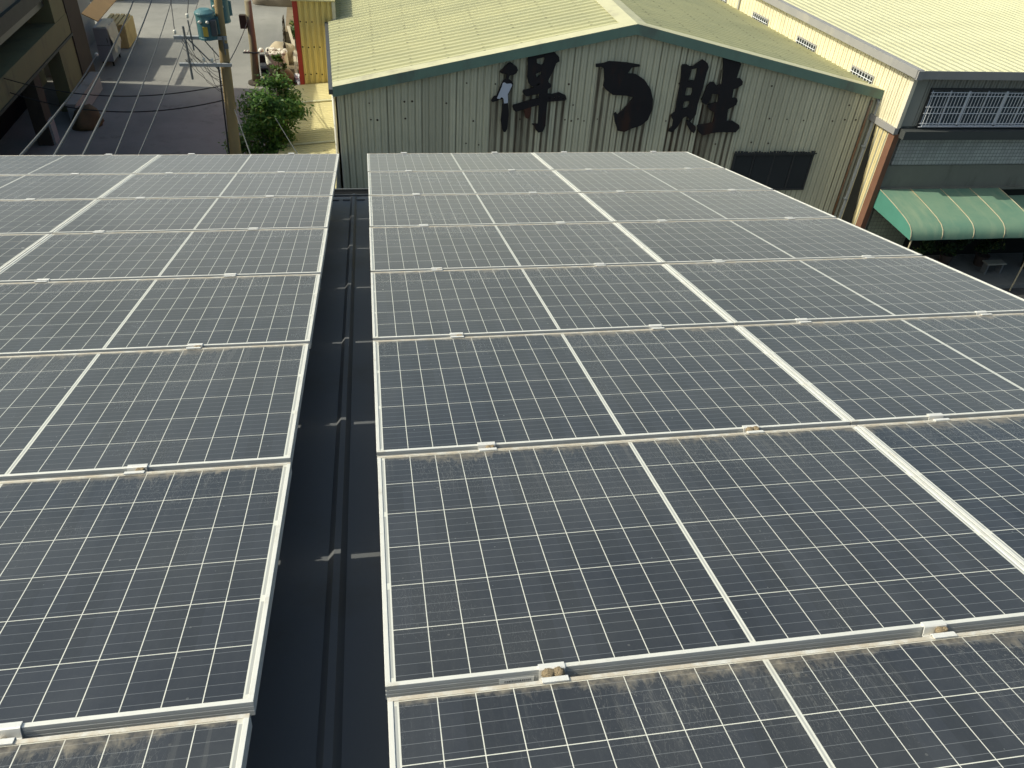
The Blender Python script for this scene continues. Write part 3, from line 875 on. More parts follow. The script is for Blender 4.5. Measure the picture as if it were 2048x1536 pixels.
for i in range(nb + 1):
    a = fx0 + (fx1 - fx0) * i / nb
    wd = .07 if i % 2 == 0 else .045
    mb.box(a - wd / 2 + .02, a + wd / 2 + .02, YR - .045, YR - .022, fz0, fz1)
mb.box(fx0, fx1, YR - .045, YR - .023, fz0 + .001, fz0 + .05)
mb.build('sash', M_white, wo)
mb = MB()
x = fx0 + .02
while x < fx1: mb.tube([(x, YR - .15, fz0 + .02), (x, YR - .15, fz1 - .02)], .0095, 6); x += .118
for z in (fz1 - .03, fz1 - .14, fz1 - .48, fz1 - .68, fz0 + .14, fz0 + .03): mb.tube([(fx0 - .1, YR - .162, z), (fx1, YR - .162, z)], .011, 6)
mb.build('window_grille', M_white, wo)
mb = MB(); mb.box(XW + .12, X2, YR - .32, YR + .04, -5.58, -5.31)
mb.build('concrete_canopy', M_bandd, rb)
M_tile = None
def tile_mat(name, a, b, g, sx, sz):
    n = NT(name); x, y, z = n.xyz()
    br = n.t.nodes.new('ShaderNodeTexBrick'); br.offset = 0.0
    cb = n.t.nodes.new('ShaderNodeCombineXYZ'); n.t.links.new(x, cb.inputs[0]); n.t.links.new(z, cb.inputs[1]); n.t.links.new(cb.outputs[0], br.inputs[0])
    br.inputs['Color1'].default_value = (*a, 1); br.inputs['Color2'].default_value = (*b, 1); br.inputs['Mortar'].default_value = (*g, 1)
    br.inputs['Scale'].default_value = 1.0; br.inputs['Brick Width'].default_value = sx; br.inputs['Row Height'].default_value = sz; br.inputs['Mortar Size'].default_value = .008
    f = n.noise(n.scale(n.obj, (1.2, 1, .5)), sc=1.3, det=6)
    return n.out(n.mix(n.m('MULTIPLY', n.step(f, .45, .7), .6), br.outputs[0], tuple(q * .5 for q in a)), .4, .4)
mb = MB(); mb.box(XW + .3, X2, YR + .0, YR + .06, -6.55, -5.6)
mb.build('tiled_band', tile_mat('grey_wall_tile', (.42, .43, .42), (.34, .35, .34), (.10, .11, .11), .125, .12), rb)
mb = MB(); mb.box(XW + .2, X2, YR + .03, YR + .07, -7.4, -6.58); mb.box(XW + .2, X2, YR - .06, YR + .03, -7.44, -7.36)
mb.build('plain_panel', plain('stained_panel', (.17, .17, .145), .8, .2, 1.2, .2, dirt=(.09, .09, .075)), rb)
mb = MB(); mb.box(XW + .3, XW + 1.9, YR - .02, YR + .06, GZ, -7.46)
mb.build('tiled_pier', tile_mat('green_grey_tile', (.22, .25, .19), (.18, .21, .16), (.09, .1, .08), .14, .14), rb)
mb = MB(); mb.box(XW + 1.9, X2, YR + .0, YR + .05, GZ + .13, -7.46)
mb.build('shop_shade_panel', plain('interior_shade_dark', (.02, .022, .02), .9, .5, 1.0, .1), rb)  # flat near-black panel, the shade inside the shop put into its colour
# small barred windows low in the side wall, half hidden by the hall roof
for (ya_, yb_, za_) in ((16.02, 17.22, -4.26), (19.36, 20.6, -4.26), (22.66, 23.85, -4.26), (26.0, 27.2, -4.26)):
    mb = MB()
    h = .62
    mb.box(XW - .05, XW + .0, ya_, ya_ + .05, za_ - h, za_); mb.box(XW - .05, XW + .0, yb_ - .05, yb_, za_ - h, za_)
    mb.box(XW - .05, XW + .0, ya_ + .05, yb_ - .05, za_ - .05, za_); mb.box(XW - .05, XW, ya_ + .05, yb_ - .05, za_ - h, za_ - h + .05)
    wo = mb.build('window', M_grey, rb)
    mb = MB(); mb.box(XW - .033, XW - .027, ya_ + .05, yb_ - .05, za_ - h + .05, za_ - .05)
    mb.build('pane', M_pane, wo)
    mb = MB(); y = ya_ + .12
    while y < yb_ - .06: mb.tube([(XW - .075, y, za_ - h), (XW - .075, y, za_ - .03)], .011, 6); y += .15
    mb.tube([(XW - .08, ya_, za_ - .16), (XW - .08, yb_, za_ - .16)], .012, 6)
    mb.build('window_grille', M_white, wo)
mb = MB(); mb.tube([(XW - .06, 25.0, zr(26.7) - .2), (XW - .06, 25.0, GZ)], .04, 8)
mb.build('downpipe', M_pipe, rb)

WARP = None
# green canvas awnings
M_awn = NT('green_canvas')
_a = M_awn.noise(sc=.9, det=7, rough=.65)
_c = M_awn.mix(M_awn.step(_a, .3, .7), (.10, .20, .15), (.15, .24, .17))
_c = M_awn.mix(M_awn.m('MULTIPLY', M_awn.step(M_awn.noise(M_awn.scale(M_awn.obj, (3, .6, 1)), sc=1.0, det=5), .5, .75), .4), _c, (.28, .33, .22))
M_awn = M_awn.out(_c, .75, .25)
M_seam = plain('awning_frame_tube', (.40, .35, .24), .6, .25, 4, dirt=(.28, .2, .1))
def awning(label, xa, xb, dz, dy):
    t = thing('awning', label, 'awning', (xa, YR, -8.0 + dz), 'green canvas awnings along the right factory')
    ys = YR - .02
    prof = [(0, -7.38), (-.5, -7.42), (-1.1, -7.48), (-1.75, -7.57), (-2.05, -7.65), (-2.22, -7.76), (-2.30, -7.9), (-2.32, -8.03)]
    prof = [(ys + a * dy, b + dz) for a, b in prof]
    mb = MB(); nx = 14; n = len(prof)
    for layer in (0, -.012):
        o = len(mb.v)
        for i in range(nx + 1):
            x = xa + (xb - xa) * i / nx
            sag = -.012 * math.sin(math.pi * ((i % 3.5) / 3.5))
            mb.v += [Vector((x, a, b + sag + layer)) for a, b in prof]
        for i in range(nx):
            for j in range(n - 1):
                f = (o + i * n + j, o + i * n + j + 1, o + (i + 1) * n + j + 1, o + (i + 1) * n + j)
                mb.f.append(f if layer == 0 else f[::-1]); mb.m.append(0)
    mb.build('canopy', M_awn, t, smooth=True)
    side = prof + [(ys, -8.03 + dz)]
    for x in (xa - .006, xb + .006):
        mb = MB(); mb.prism(side, lambda a, b, d: Vector((d, a, b)), x - .005, x + .005)
        mb.build('side_flap', plain('side_canvas', (.06, .20, .155), .7, .2, 2), t)
    k = 0
    n_t = max(2, round((xb - xa) / 1.13))
    for k in range(n_t + 1):
        x = xa + (xb - xa) * k / n_t
        mb = MB(); mb.tube([(x, a - .004, b + .004) for a, b in prof], .014, 6)
        mb.build('frame_tube', M_seam, t, smooth=True)
    mb = MB(); mb.tube([(xa + .15, prof[-1][0] + .1, -8.05 + dz), (xa + .15, prof[-1][0] + .1, GZ)], .025, 8)
    mb.build('post', M_seam, t)
    return t
awning('green canvas awning with pale ribs and a turquoise side flap at the factory corner', 16.75, 21.2, 0, 1.0)
awning('green canvas awning beside the corner one, cut by the right picture edge', 21.28, 26.0, -.30, 1.02)

# ---------------------------------------------------------------- yellow shed with red corner and the lean-to roof in front
YY = 22.35
M_yel = stain_mat('yellow_cladding', (.76, .60, .22), (.2, .1, .03), (.30, .22, .07))
M_yel2 = roof_mat('sun_bleached_yellow_sheet', (.60, .53, .28), (.52, .46, .24), (.3, .25, .12), .5, .3, 1.2)
M_red = plain('red_corner_trim', (.42, .05, .035), .5, .15, 2)
yb_ = thing('yellow_shed', 'tall yellow ribbed metal shed with a red corner post behind the low roof', 'building', (-2.2, YY, GZ))
mb = MB(); mb.box(-2.25, -1.0, YY + .05, 33, GZ, -3.92)
mb.build('wall', M_yel, yb_)
mb = MB()
yprof = [(0, 0), (.02, .03), (.1, .03), (.12, 0), (.15, 0), (.16, .008), (.175, .008), (.185, 0)]
us = mb.ribbed((-2.2, YY + .04, GZ), (1, 0, 0), (0, 0, 1), (0, -1, 0), 1.22, 6.2, yprof, .2, nl=3)
at_ = striped(us, 3, 0, 0, 9, .5); nv0 = len(mb.v); rr = random.Random(2)
for z in (-3.9, -4.6, -5.45, -6.4):
    for i in range(6):
        if rr.random() < .7: mb.lathe([(0, 0), (.022, 0), (.028, .012)], (-2.14 + .2 * i, YY + .008, z + rr.uniform(-.02, .02)), 7, 1, M=Matrix.Rotation(R(90), 3, 'X'))
mb.build('front_cladding', [M_yel, plain('rusty_screw_heads', (.09, .06, .02), .8)], yb_, attr=at_ + [(0, 0, 0)] * (len(mb.v) - nv0))
mb = MB(); mb.box(-2.36, -2.2, YY - .02, YY + .1, GZ, -3.92); mb.box(-2.36, -2.3, YY + .1, 33, GZ, -3.92)
mb.build('corner_post', M_red, yb_)
mb = MB(); mb.box(-1.02, -.9, YY - .03, YY + .08, GZ, -3.92)
mb.build('edge_trim', M_trim, yb_)
mb = MB(); mb.box(-2.4, -.9, YY - .06, 33, -3.92, -3.87)
mb.build('roof', M_yel2, yb_)

ln = thing('lean_to', 'low pale yellow corrugated roof between the tree and the hall', 'lean-to', (-1.7, 15, GZ))
mb = MB()
lx0, lx1, ly0, ly1 = -2.75, -.95, 6.0, YY - .02
u = Vector((lx1 - lx0, 0, .16)).normalized()
mb.ribbed((lx0, ly0, -6.82), (0, 1, 0), u, (-u.z, 0, u.x), ly1 - ly0, (lx1 - lx0), [(0, 0), (.035, .022), (.07, .022), (.105, 0)], .17)
mb.build('roof', M_yel2, ln)
mb = MB()
for y in (9.1, 12.9, 16.6, 20.3): mb.box(lx0, lx1, y, y + .12, -6.82 + .02, -6.82 + .035, M=Matrix(((1, 0, 0, 0), (0, 1, 0, 0), (.089, 0, 1, .27), (0, 0, 0, 1))))
mb.build('roof_lap', M_fasciatop, ln)
mb = MB(); mb.box(lx0 + .05, lx1 - .02, ly0 + .05, ly1 - .05, GZ, -6.93)
mb.build('wall', M_concrete, ln)
mb = MB(); mb.box(lx0 - .1, lx0 + .02, ly0, ly1, -6.98, -6.84)
mb.build('gutter', M_gutter, ln)

# ---------------------------------------------------------------- factory on the left of the street, in its own shade
XS = -12.4
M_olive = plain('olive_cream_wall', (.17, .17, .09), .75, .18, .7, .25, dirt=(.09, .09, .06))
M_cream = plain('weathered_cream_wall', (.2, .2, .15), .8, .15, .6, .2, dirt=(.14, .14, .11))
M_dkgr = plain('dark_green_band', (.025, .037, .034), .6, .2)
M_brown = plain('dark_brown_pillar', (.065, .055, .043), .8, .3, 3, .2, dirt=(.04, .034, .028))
M_black = plain('bay_shade_and_foot_black', (.012, .014, .016), .95, .4, 1, .1)
M_paleg = plain('pale_grey_render', (.30, .31, .31), .8, .15, 2, .2)
M_shadow_step = plain('shadow_step_grey', (.2, .2, .2), .6)
lb = thing('street_factory', 'olive factory left of the street with dark open bays and brown pillars', 'building', (XS, 20, GZ))
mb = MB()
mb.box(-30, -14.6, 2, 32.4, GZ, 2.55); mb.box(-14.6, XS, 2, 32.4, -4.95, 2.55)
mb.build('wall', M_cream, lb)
mb = MB(); mb.box(-14.6, XS - .02, 29.0, 30.6, -6.75, -4.95); mb.box(XS - .6, XS - .03, 28.6, 30.6, GZ, -7.5)
mb.build('wall_return', M_olive, lb)
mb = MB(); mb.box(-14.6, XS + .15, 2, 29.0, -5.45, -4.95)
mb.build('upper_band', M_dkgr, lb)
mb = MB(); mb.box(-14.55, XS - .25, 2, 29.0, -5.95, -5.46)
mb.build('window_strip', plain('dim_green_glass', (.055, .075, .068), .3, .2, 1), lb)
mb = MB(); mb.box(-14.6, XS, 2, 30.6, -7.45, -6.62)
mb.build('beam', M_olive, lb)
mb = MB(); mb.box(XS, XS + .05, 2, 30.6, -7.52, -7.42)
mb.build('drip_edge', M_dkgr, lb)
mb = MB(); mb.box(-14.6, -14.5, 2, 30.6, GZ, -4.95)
mb.build('bay_back', M_black, lb)  # back wall coloured near black to carry the shade inside the bays
for y0, y1, n_ in ((24.9, 25.6, 0), (18.6, 19.2, 0), (30.6, 32.4, 1)):
    mb = MB(); mb.box(XS - .5, XS + .03, y0, y1, GZ, -7.46 if not n_ else -4.96)
    mb.build('pillar', M_brown, lb)
mb = MB(); mb.box(XS - .3, XS + .12, 25.0, 25.5, GZ, GZ + .95)
mb.build('pillar_guard', M_paleg, lb)
t = thing('low_wall', 'low pale wall running along the shaded factory front', 'wall', (-12.0, 29, GZ))
mb = MB(); mb.box(-12.3, -11.95, 27.3, 31.4, GZ, GZ + .75, bev=.03)
mb.build('wall', M_paleg, t)
mb = MB(); mb.box(-12.33, -11.92, 27.27, 31.43, GZ + .75, GZ + .8)
mb.build('coping', M_concrete, t)
# buildings further down the street
bk = thing('far_workshop', 'grey workshop at the far left of the street behind the cabinet', 'building', (-14, 40, GZ))
mb = MB(); mb.box(-30, -14.0, 33.2, 39.7, GZ, -7.2); mb.build('wall', M_paleg, bk)
mb = MB(); mb.box(-30, -13.55, 32.9, 39.9, -7.2, -7.05); mb.build('roof', plain('rusty_roof_sheet', (.24, .19, .12), .8, .3, 1), bk)
mb = MB(); mb.box(-13.4, -13.25, 33.0, 33.2, GZ, -7.2)
mb.build('post', M_brown, bk)
mb = MB(); mb.box(-30, -14.2, 47.0, 60, GZ, -6.4); mb.build('rear_block', M_cream, bk)
mb = MB(); mb.box(-14.3, -13.6, 35.4, 36.6, -7.04, -6.45, bev=.03); mb.box(-13.9, -13.2, 39.2, 39.8, -7.04, -6.9)  # boxes added on the roof edge to step its shadow on the street
mb.build('shadow_step_box', M_shadow_step, bk)
t = thing('awning', 'ochre sheet awning on the end pillar of the left factory', 'awning', (-12.3, 32.4, -7.2))
mb = MB(); mb.add([(-12.36, 32.45, -7.1), (-12.36, 36.4, -7.1), (-11.75, 36.4, -7.42), (-11.75, 32.45, -7.42), (-12.36, 32.45, -7.14), (-12.36, 36.4, -7.14), (-11.75, 36.4, -7.46), (-11.75, 32.45, -7.46)],
                  [(0, 3, 2, 1), (4, 5, 6, 7), (0, 4, 7, 3), (1, 2, 6, 5), (2, 3, 7, 6), (0, 1, 5, 4)])
mb.build('sheet', plain('ochre_sheet', (.30, .19, .08), .7, .25, 2), t)

# tall boxy cabinet and things at the edge of the sunlit street
t = thing('steel_cabinet', 'tall grey boxy cabinet with a pale sheet over its side, beside the street', 'cabinet', (-12.3, 34.7, GZ))
mb = MB(); mb.box(-12.72, -12.1, 34.7, 36.3, GZ + .22, -8.32, bev=.03)
mb.build('body', plain('blue_grey_steel', (.22, .25, .28), .5, .12, 2, .4, dirt=(.14, .15, .16)), t)
for x in (-12.66, -12.22):
    for y in (34.78, 36.15):
        mb = MB(); mb.box(x, x + .07, y, y + .07, GZ, GZ + .22); mb.build('foot', M_black, t)
mb = MB(); mb.box(-12.7, -12.12, 34.688, 34.699, -9.14, -9.12); mb.box(-12.2, -12.17, 34.67, 34.698, -9.0, -8.8)
mb.build('door_seam', M_gutter, t)
mb = MB(); rr = random.Random(4)
nu, nv = 12, 10
for i in range(nu + 1):
    for j in range(nv + 1):
        y = 34.75 + 1.5 * i / nu; s_ = j / nv
        x = -12.55 + min(1, s_ * 2.2) * .47 + max(0, s_ - .45) * .28 + rr.uniform(-.03, .03) * (s_ > .4)
        z = -8.30 + rr.uniform(0, .02) - max(0, s_ - .42) * (1.9 + .25 * math.sin(i * 1.1))
        mb.v.append(Vector((x, y, z)))
for i in range(nu):
    for j in range(nv):
        a = i * (nv + 1) + j
        mb.f.append((a, a + nv + 1, a + nv + 2, a + 1)); mb.m.append(0)
mb.build('pale_sheet', plain('pale_tarpaulin', (.42, .40, .33), .75, .15, 3), t, smooth=True)
mb = MB(); mb.box(-13.1, -12.0, 37.6, 39.6, GZ, -9.0, bev=.04)
for i in range(4): mb.box(-13.08 + .26 * i, -12.9 + .26 * i, 37.58, 39.62, -8.99, -8.94)
single(mb, 'timber_stack', plain('sunlit_timber', (.50, .38, .17), .8, .25, 5, dirt=(.3, .22, .1)), 'low tan stack of boards behind the grey cabinet', 'stack')
mb = MB(); mb.blob((-11.6, 27.2, GZ + .05), (.6, .8, .72), 3, .25, 2.2, squash=None, seed=3)
for q in mb.v: q.z = max(q.z, GZ)
single(mb, 'covered_heap', plain('brown_cover', (.10, .07, .035), .85, .3, 3), 'dark brown covered heap in the shade by the low wall', 'heap', smooth=True)

# ---------------------------------------------------------------- utility poles and cables
M_pole = plain('ochre_concrete_pole', (.29, .215, .11), .85, .2, 2.0, .2, dirt=(.19, .145, .08))
M_pole2 = plain('weathered_pole', (.24, .21, .14), .85, .2, 2.0, .2, dirt=(.15, .13, .09))
M_teal = plain('teal_transformer_paint', (.06, .15, .17), .45, .15, 3, .4, dirt=(.09, .2, .2))
M_steel = plain('galvanised_steel', (.42, .43, .43), .5, .12, 6, .5, .3)
M_dsteel = plain('dull_grey_steel', (.16, .17, .175), .6, .2, 6, .4, .2)
M_cable = plain('grey_cable', (.075, .08, .083), .7, .15, 3)
M_bcable = plain('black_cable', (.02, .02, .022), .7)
M_ins = plain('porcelain_white', (.72, .70, .62), .25, .05)
t = thing('utility_pole', 'tall ochre utility pole carrying teal transformers at the street edge', 'utility pole', (-4.0, 15, GZ))
mb = MB()
pb, ptop = Vector((-3.97, 15, GZ)), Vector((-3.58, 15, -.6))
def onpole(z): return pb + (ptop - pb) * ((z - GZ) / (ptop.z - GZ))
mb.tube([onpole(z) for z in (GZ, -8, -6, -4, -2.5, -.6)], [.18, .17, .155, .138, .105, .095], 16)
mb.build('pole', M_pole, t, smooth=True)
def transformer(c, r, h, ang):
    mb = MB(); cx, cy, cz = c
    mb.lathe([(0, h), (r * .6, h), (r * 1.02, h - .06), (r * 1.08, h - .08), (r * 1.08, h - .12), (r, h - .13), (r, .06), (r * 1.03, .05), (r * 1.03, 0), (0, 0)], c, 24)
    for k in range(7):
        a = ang + R(50) + k * R(14)
        M_ = Matrix.Translation(Vector(c)) @ Matrix.Rotation(a, 4, 'Z')
        mb.box(r * .98, r + .09, -.008, .008, .12, h - .2, M=M_)
    o = mb.build('transformer', M_teal, t)
    b = MB()
    for dx in (-.1, .08):
        q = Vector((cx + dx, cy - r * .85, cz + h * .62))
        d = Vector((dx * .6, -1, .25)).normalized()
        b.tube([q, q + d * .05, q + d * .1, q + d * .15, q + d * .2], [.045, .03, .042, .03, .015], 10)
    b.build('bushing', M_ins, o, smooth=True)
    return o
transformer((-4.0, 14.78, -3.06), .235, .72, R(-60))
transformer((-3.68, 15.38, -2.80), .22, .68, R(-20))
mb = MB(); mb.box(-3.86, -3.72, 14.55, 14.72, -2.95, -2.55, bev=.02)
mb.build('cutout_box', M_gutter, t)
mb = MB(); mb.box(-4.06, -3.94, 14.52, 14.56, -2.95, -2.72)
mb.build('warning_plate', plain('yellow_plate', (.5, .36, .06), .5, .1, 4), t)
for z, xa, xb in ((-3.05, -4.86, -3.53), (-3.74, -4.85, -3.51)):
    mb = MB(); mb.box(xa, xb, 14.74, 14.82, z - .04, z + .04)
    mb.build('crossarm', M_steel, t)
mb = MB(); mb.tube([(-4.57, 14.7, -2.75), (-4.57, 14.7, -4.1)], .03, 8)
mb.build('riser_bar', M_dsteel, t)
mb = MB()
mb.tube([(-4.5, 14.73, -3.08), (-3.85, 14.85, -3.92)], .018, 6); mb.tube([(-4.1, 14.73, -3.1), (-3.82, 14.85, -3.55)], .016, 6)
mb.tube([(-4.42, 14.7, -2.6), (-4.4, 14.7, -3.35)], .02, 6); mb.tube([(-3.62, 14.72, -3.0), (-3.62, 14.72, -3.45)], .022, 6)
mb.box(-3.6, -3.52, 14.68, 14.76, -3.3, -3.18)
mb.build('brace', M_dsteel, t)
mb = MB()
for x, z in ((-4.2, -3.64), (-4.0, -3.66), (-4.8, -2.95), (-4.42, -2.55)):
    mb.lathe([(0, .1), (.03, .1), (.045, .07), (.03, .05), (.048, .02), (.03, 0), (0, 0)], (x, 14.72, z), 10)
mb.build('insulator', M_ins, t, smooth=True)
mb = MB(); rr = random.Random(12)
for k in range(9):
    a = Vector((rr.uniform(-4.7, -3.9), 14.7, rr.uniform(-3.8, -3.0))); b = onpole(rr.uniform(-4.7, -3.6)) + Vector((-.12, -.1, 0))
    pts = [a.lerp(b, i / 8) + Vector((0, 0, -.22 * math.sin(math.pi * i / 8) * rr.uniform(.6, 1.2))) for i in range(9)]
    mb.tube(pts, .006, 5)
mb.tube([onpole(z) + Vector((-.17, -.1, 0)) for z in (-3.8, -4.6, -5.4, -6.5)], .022, 6)
mb.build('drop_wire', M_bcable, t)

t = thing('utility_pole', 'shorter ochre pole with a dark meter box near the scooter', 'utility pole', (-5.2, 32.4, GZ))
mb = MB(); mb.tube([(-5.2, 32.4, GZ), (-5.13, 32.4, -8.4), (-5.1, 32.4, -6.4)], [.2, .175, .15], 14)
mb.build('pole', M_pole2, t, smooth=True)
mb = MB(); mb.box(-5.55, -5.26, 32.12, 32.34, -7.55, -6.95, bev=.02)
mb.build('meter_box', M_brown, t)
mb = MB(); mb.box(-5.6, -4.85, 32.18, 32.24, -8.66, -8.6)
for x in (-5.5, -5.36): mb.lathe([(0, .1), (.04, .09), (.06, .04), (.04, 0), (0, 0)], (x, 32.2, -8.6), 10, mi=1)
mb.build('bracket', [M_gutter, M_ins], t)
mb = MB(); mb.blob((-5.18, 32.4, GZ + .06), (.42, .42, .16), 2, .2)
mb.build('base', M_brown, t)

def wire(label, a, b, r, sag, mat=M_cable, grp='cables crossing the street', n=24):
    a, b = Vector(a), Vector(b)
    mb = MB(); mb.tube([a.lerp(b, i / n) - Vector((0, 0, sag * 4 * (i / n) * (1 - i / n))) for i in range(n + 1)], r, 6)
    return single(mb, 'overhead_cable', mat, label, 'cable', grp, loc=a, smooth=True)
wire('leftmost of the five grey cables, ending at a white insulator', (-4.35, 2.0, -.98), (-9.63, 24, -6.30), .02, .12)
wire('second grey cable from the left above the shaded street', (-3.98, 2.0, -1.05), (-8.1, 25, -4.55), .02, .12)
wire('third grey cable from the left above the shaded street', (-3.63, 2.0, -1.05), (-7.48, 25, -4.53), .02, .1)
wire('fourth, thinner grey cable above the shaded street', (-3.24, 2.0, -1.05), (-6.8, 25, -4.52), .013, .1)
wire('faintest grey cable, passing just left of the transformer pole', (-2.9, 2.0, -.95), (-5.85, 25, -4.5), .010, .1)
mb = MB(); mb.lathe([(0, .12), (.05, .1), (.07, .05), (.05, 0), (0, -.02)], (-9.63, 24, -6.36), 10)
o = single(mb, 'cable_insulator', M_ins, 'small white insulator at the end of the leftmost grey cable', 'insulator', smooth=True)
wire('sagging black cable from the transformer pole to the left factory, upper one', onpole(-4.35) + Vector((-.1, 0, 0)), (-12.4, 22.5, -6.7), .016, .45, M_bcable, 'black service cables')
wire('sagging black cable from the transformer pole to the left factory, lower one', onpole(-4.75) + Vector((-.1, 0, 0)), (-12.35, 22.5, -7.2), .018, .5, M_bcable, 'black service cables')
wire('thin dark wire from the transformer pole up out of the picture', (-4.8, 14.7, -2.9), (-6.6, 24, -2.6), .011, .25, M_bcable, 'black service cables')
wire('dark wire joining the left insulator bar and the picture top', (-4.42, 14.7, -2.5), (-5.4, 22, -2.2), .011, .2, M_bcable, 'black service cables')
wire('black wire running from the transformer pole to the shorter pole', (-3.6, 14.8, -3.7), (-5.1, 32.3, -7.0), .015, .1, M_bcable, 'black service cables')
wire('pair wire leaving the shorter pole upwards to the top edge', (-5.1, 32.3, -7.0), (-6.2, 44, -6.0), .02, .1, M_bcable, 'black service cables')
wire('pale guy wire slanting down from the transformer pole to our eave', onpole(-5.0) + Vector((.1, 0, 0)), (-2.05, 6.2, -2.92), .012, .02, M_cable, 'guy wires')
wire('pale guy wire passing in front of the tree and the lean-to', (-2.75, 16.4, -5.75), (-1.15, 6.4, -3.0), .010, .02, M_cable, 'guy wires')

# ---------------------------------------------------------------- foliage
def leaf_mat(name, a, b, tr):
    n = NT(name)
    ge = n.t.nodes.new('ShaderNodeNewGeometry')
    rr_ = ge.outputs['Random Per Island']
    c = n.mix(rr_, a, b)
    c = n.mix(n.m('MULTIPLY', n.gt(rr_, .93), .8), c, (.22, .21, .05))
    n.out(c, .5, .3)
    tl = n.t.nodes.new('ShaderNodeBsdfTranslucent'); n.t.links.new(n.mix(.4, c, tr), tl.inputs[0])
    mx = n.t.nodes.new('ShaderNodeMixShader'); mx.inputs[0].default_value = .3
    n.t.links.new(n.p.outputs[0], mx.inputs[1]); n.t.links.new(tl.outputs[0], mx.inputs[2])
    n.t.links.new(mx.outputs[0], n.t.nodes['Material Output'].inputs['Surface'])
    return n.mat
M_leaf = leaf_mat('tree_leaves', (.028, .08, .015), (.125, .235, .042), (.19, .32, .045))
M_leaf2 = leaf_mat('shrub_leaves', (.03, .07, .02), (.08, .14, .03), (.12, .2, .04))
M_dleaf = leaf_mat('shade_dark_pot_leaves', (.012, .035, .012), (.035, .07, .02), (.05, .09, .02))  # potted leaves toned darker to carry the shade under the awnings
M_bark = plain('bark', (.13, .10, .07), .9, .3, 9)
def leaves(mb, c, rad, n, ls, rr, lump=.35, nc=26):
    """leaf clumps spread through an uneven crown"""
    c = Vector(c); cl = []
    while len(cl) < nc:
        p = Vector((rr.uniform(-1, 1), rr.uniform(-1, 1), rr.uniform(-1, 1)))
        if .25 < p.length < 1: cl.append(Vector((p.x * rad[0], p.y * rad[1], p.z * rad[2])))
    for i in range(n):
        q = rr.choice(cl)
        s_ = lump * min(rad) * rr.uniform(.5, 1.25)
        d = Vector((rr.gauss(0, 1), rr.gauss(0, 1), rr.gauss(0, .8)))
        d = d.normalized() * s_ * rr.random() ** .45
        p = c + q + d
        out = (q + d).normalized()
        nrm = (out * .6 + Vector((rr.gauss(0, .6), rr.gauss(0, .6), .7 + rr.gauss(0, .5)))).normalized()
        a = nrm.cross(Vector((rr.gauss(0, 1), rr.gauss(0, 1), rr.gauss(0, 1)))).normalized(); b = nrm.cross(a)
        l = ls * rr.uniform(.5, 1.55); wd = l * .42
        mb.add([p - a * l, p - a * l * .2 + b * wd - nrm * l * .1, p + a * l - nrm * l * .18, p - a * l * .2 - b * wd - nrm * l * .1], [(0, 1, 2, 3)])
    return cl
rr = random.Random(21)
t = thing('street_tree', 'leafy green tree standing between the transformer pole and the lean-to', 'tree', (-3.15, 17.2, GZ))
mb = MB()
TC = Vector((-2.92, 17.1, -5.85))
cl = leaves(mb, TC, (.90, 1.05, .95), 8500, .062, rr, .40, 44)
cl2 = leaves(mb, TC + Vector((-.45, -.1, -1.35)), (1.0, 1.0, 1.0), 5000, .06, rr, .45, 26)
mb.build('crown', M_leaf, t)
mb = MB()
mb.tube([(-3.15, 17.2, GZ), (-3.1, 17.2, -8.9), (-3.0, 17.15, -7.7), (-2.9, 17.1, -6.8)], [.13, .11, .09, .06], 10)
for q in cl[:14] + [c_ + Vector((-.45, -.1, -1.35)) for c_ in cl2[:10]]:
    e = TC + q; s_ = Vector((-2.95, 17.1, min(-6.9, e.z - .5)))
    mb.tube([s_, s_.lerp(e, .5) + Vector((0, 0, .12)), e], [.035, .022, .008], 6)
mb.build('trunk', M_bark, t, smooth=True)
def shrub(label, c, rad, n, ls, seed, mat=M_leaf2):
    rr = random.Random(seed); t = thing('shrub', label, 'shrub', (c[0], c[1], GZ), 'shrubs along the yellow shed')
    mb = MB(); cl = leaves(mb, c, rad, n, ls, rr, .45, 14); mb.build('foliage', mat, t)
    mb = MB()
    for q in cl[:8]: mb.tube([(c[0], c[1], GZ), (c[0] + q.x * .5, c[1] + q.y * .5, c[2] + q.z * .3), Vector(c) + q], [.018, .012, .005], 5)
    mb.build('stem', M_bark, t)
shrub('green shrub beside the red corner post, nearest the boards', (-3.35, 38.8, GZ + .7), (.55, 1.1, .7), 1500, .08, 31)
shrub('green shrub farther up the wall of the yellow shed', (-3.4, 42.5, GZ + .7), (.6, 1.3, .75), 1500, .08, 32)
shrub('small pale green plant between the scooter and the white bag', (-4.05, 32.0, GZ + .75), (.32, .35, .75), 700, .075, 33, M_leaf)
mb = MB(); mb.add([(-4.15, 26, GZ + .006), (-2.36, 26, GZ + .006), (-2.36, 50, GZ + .006), (-4.7, 50, GZ + .006), (-4.25, 38, GZ + .006)], [(0, 1, 2, 3, 4)])
g = mb.build('soil_strip', plain('dry_soil', (.19, .15, .10), .95, .3, 1.5, .1, dirt=(.08, .075, .05))); g['kind'] = 'structure'

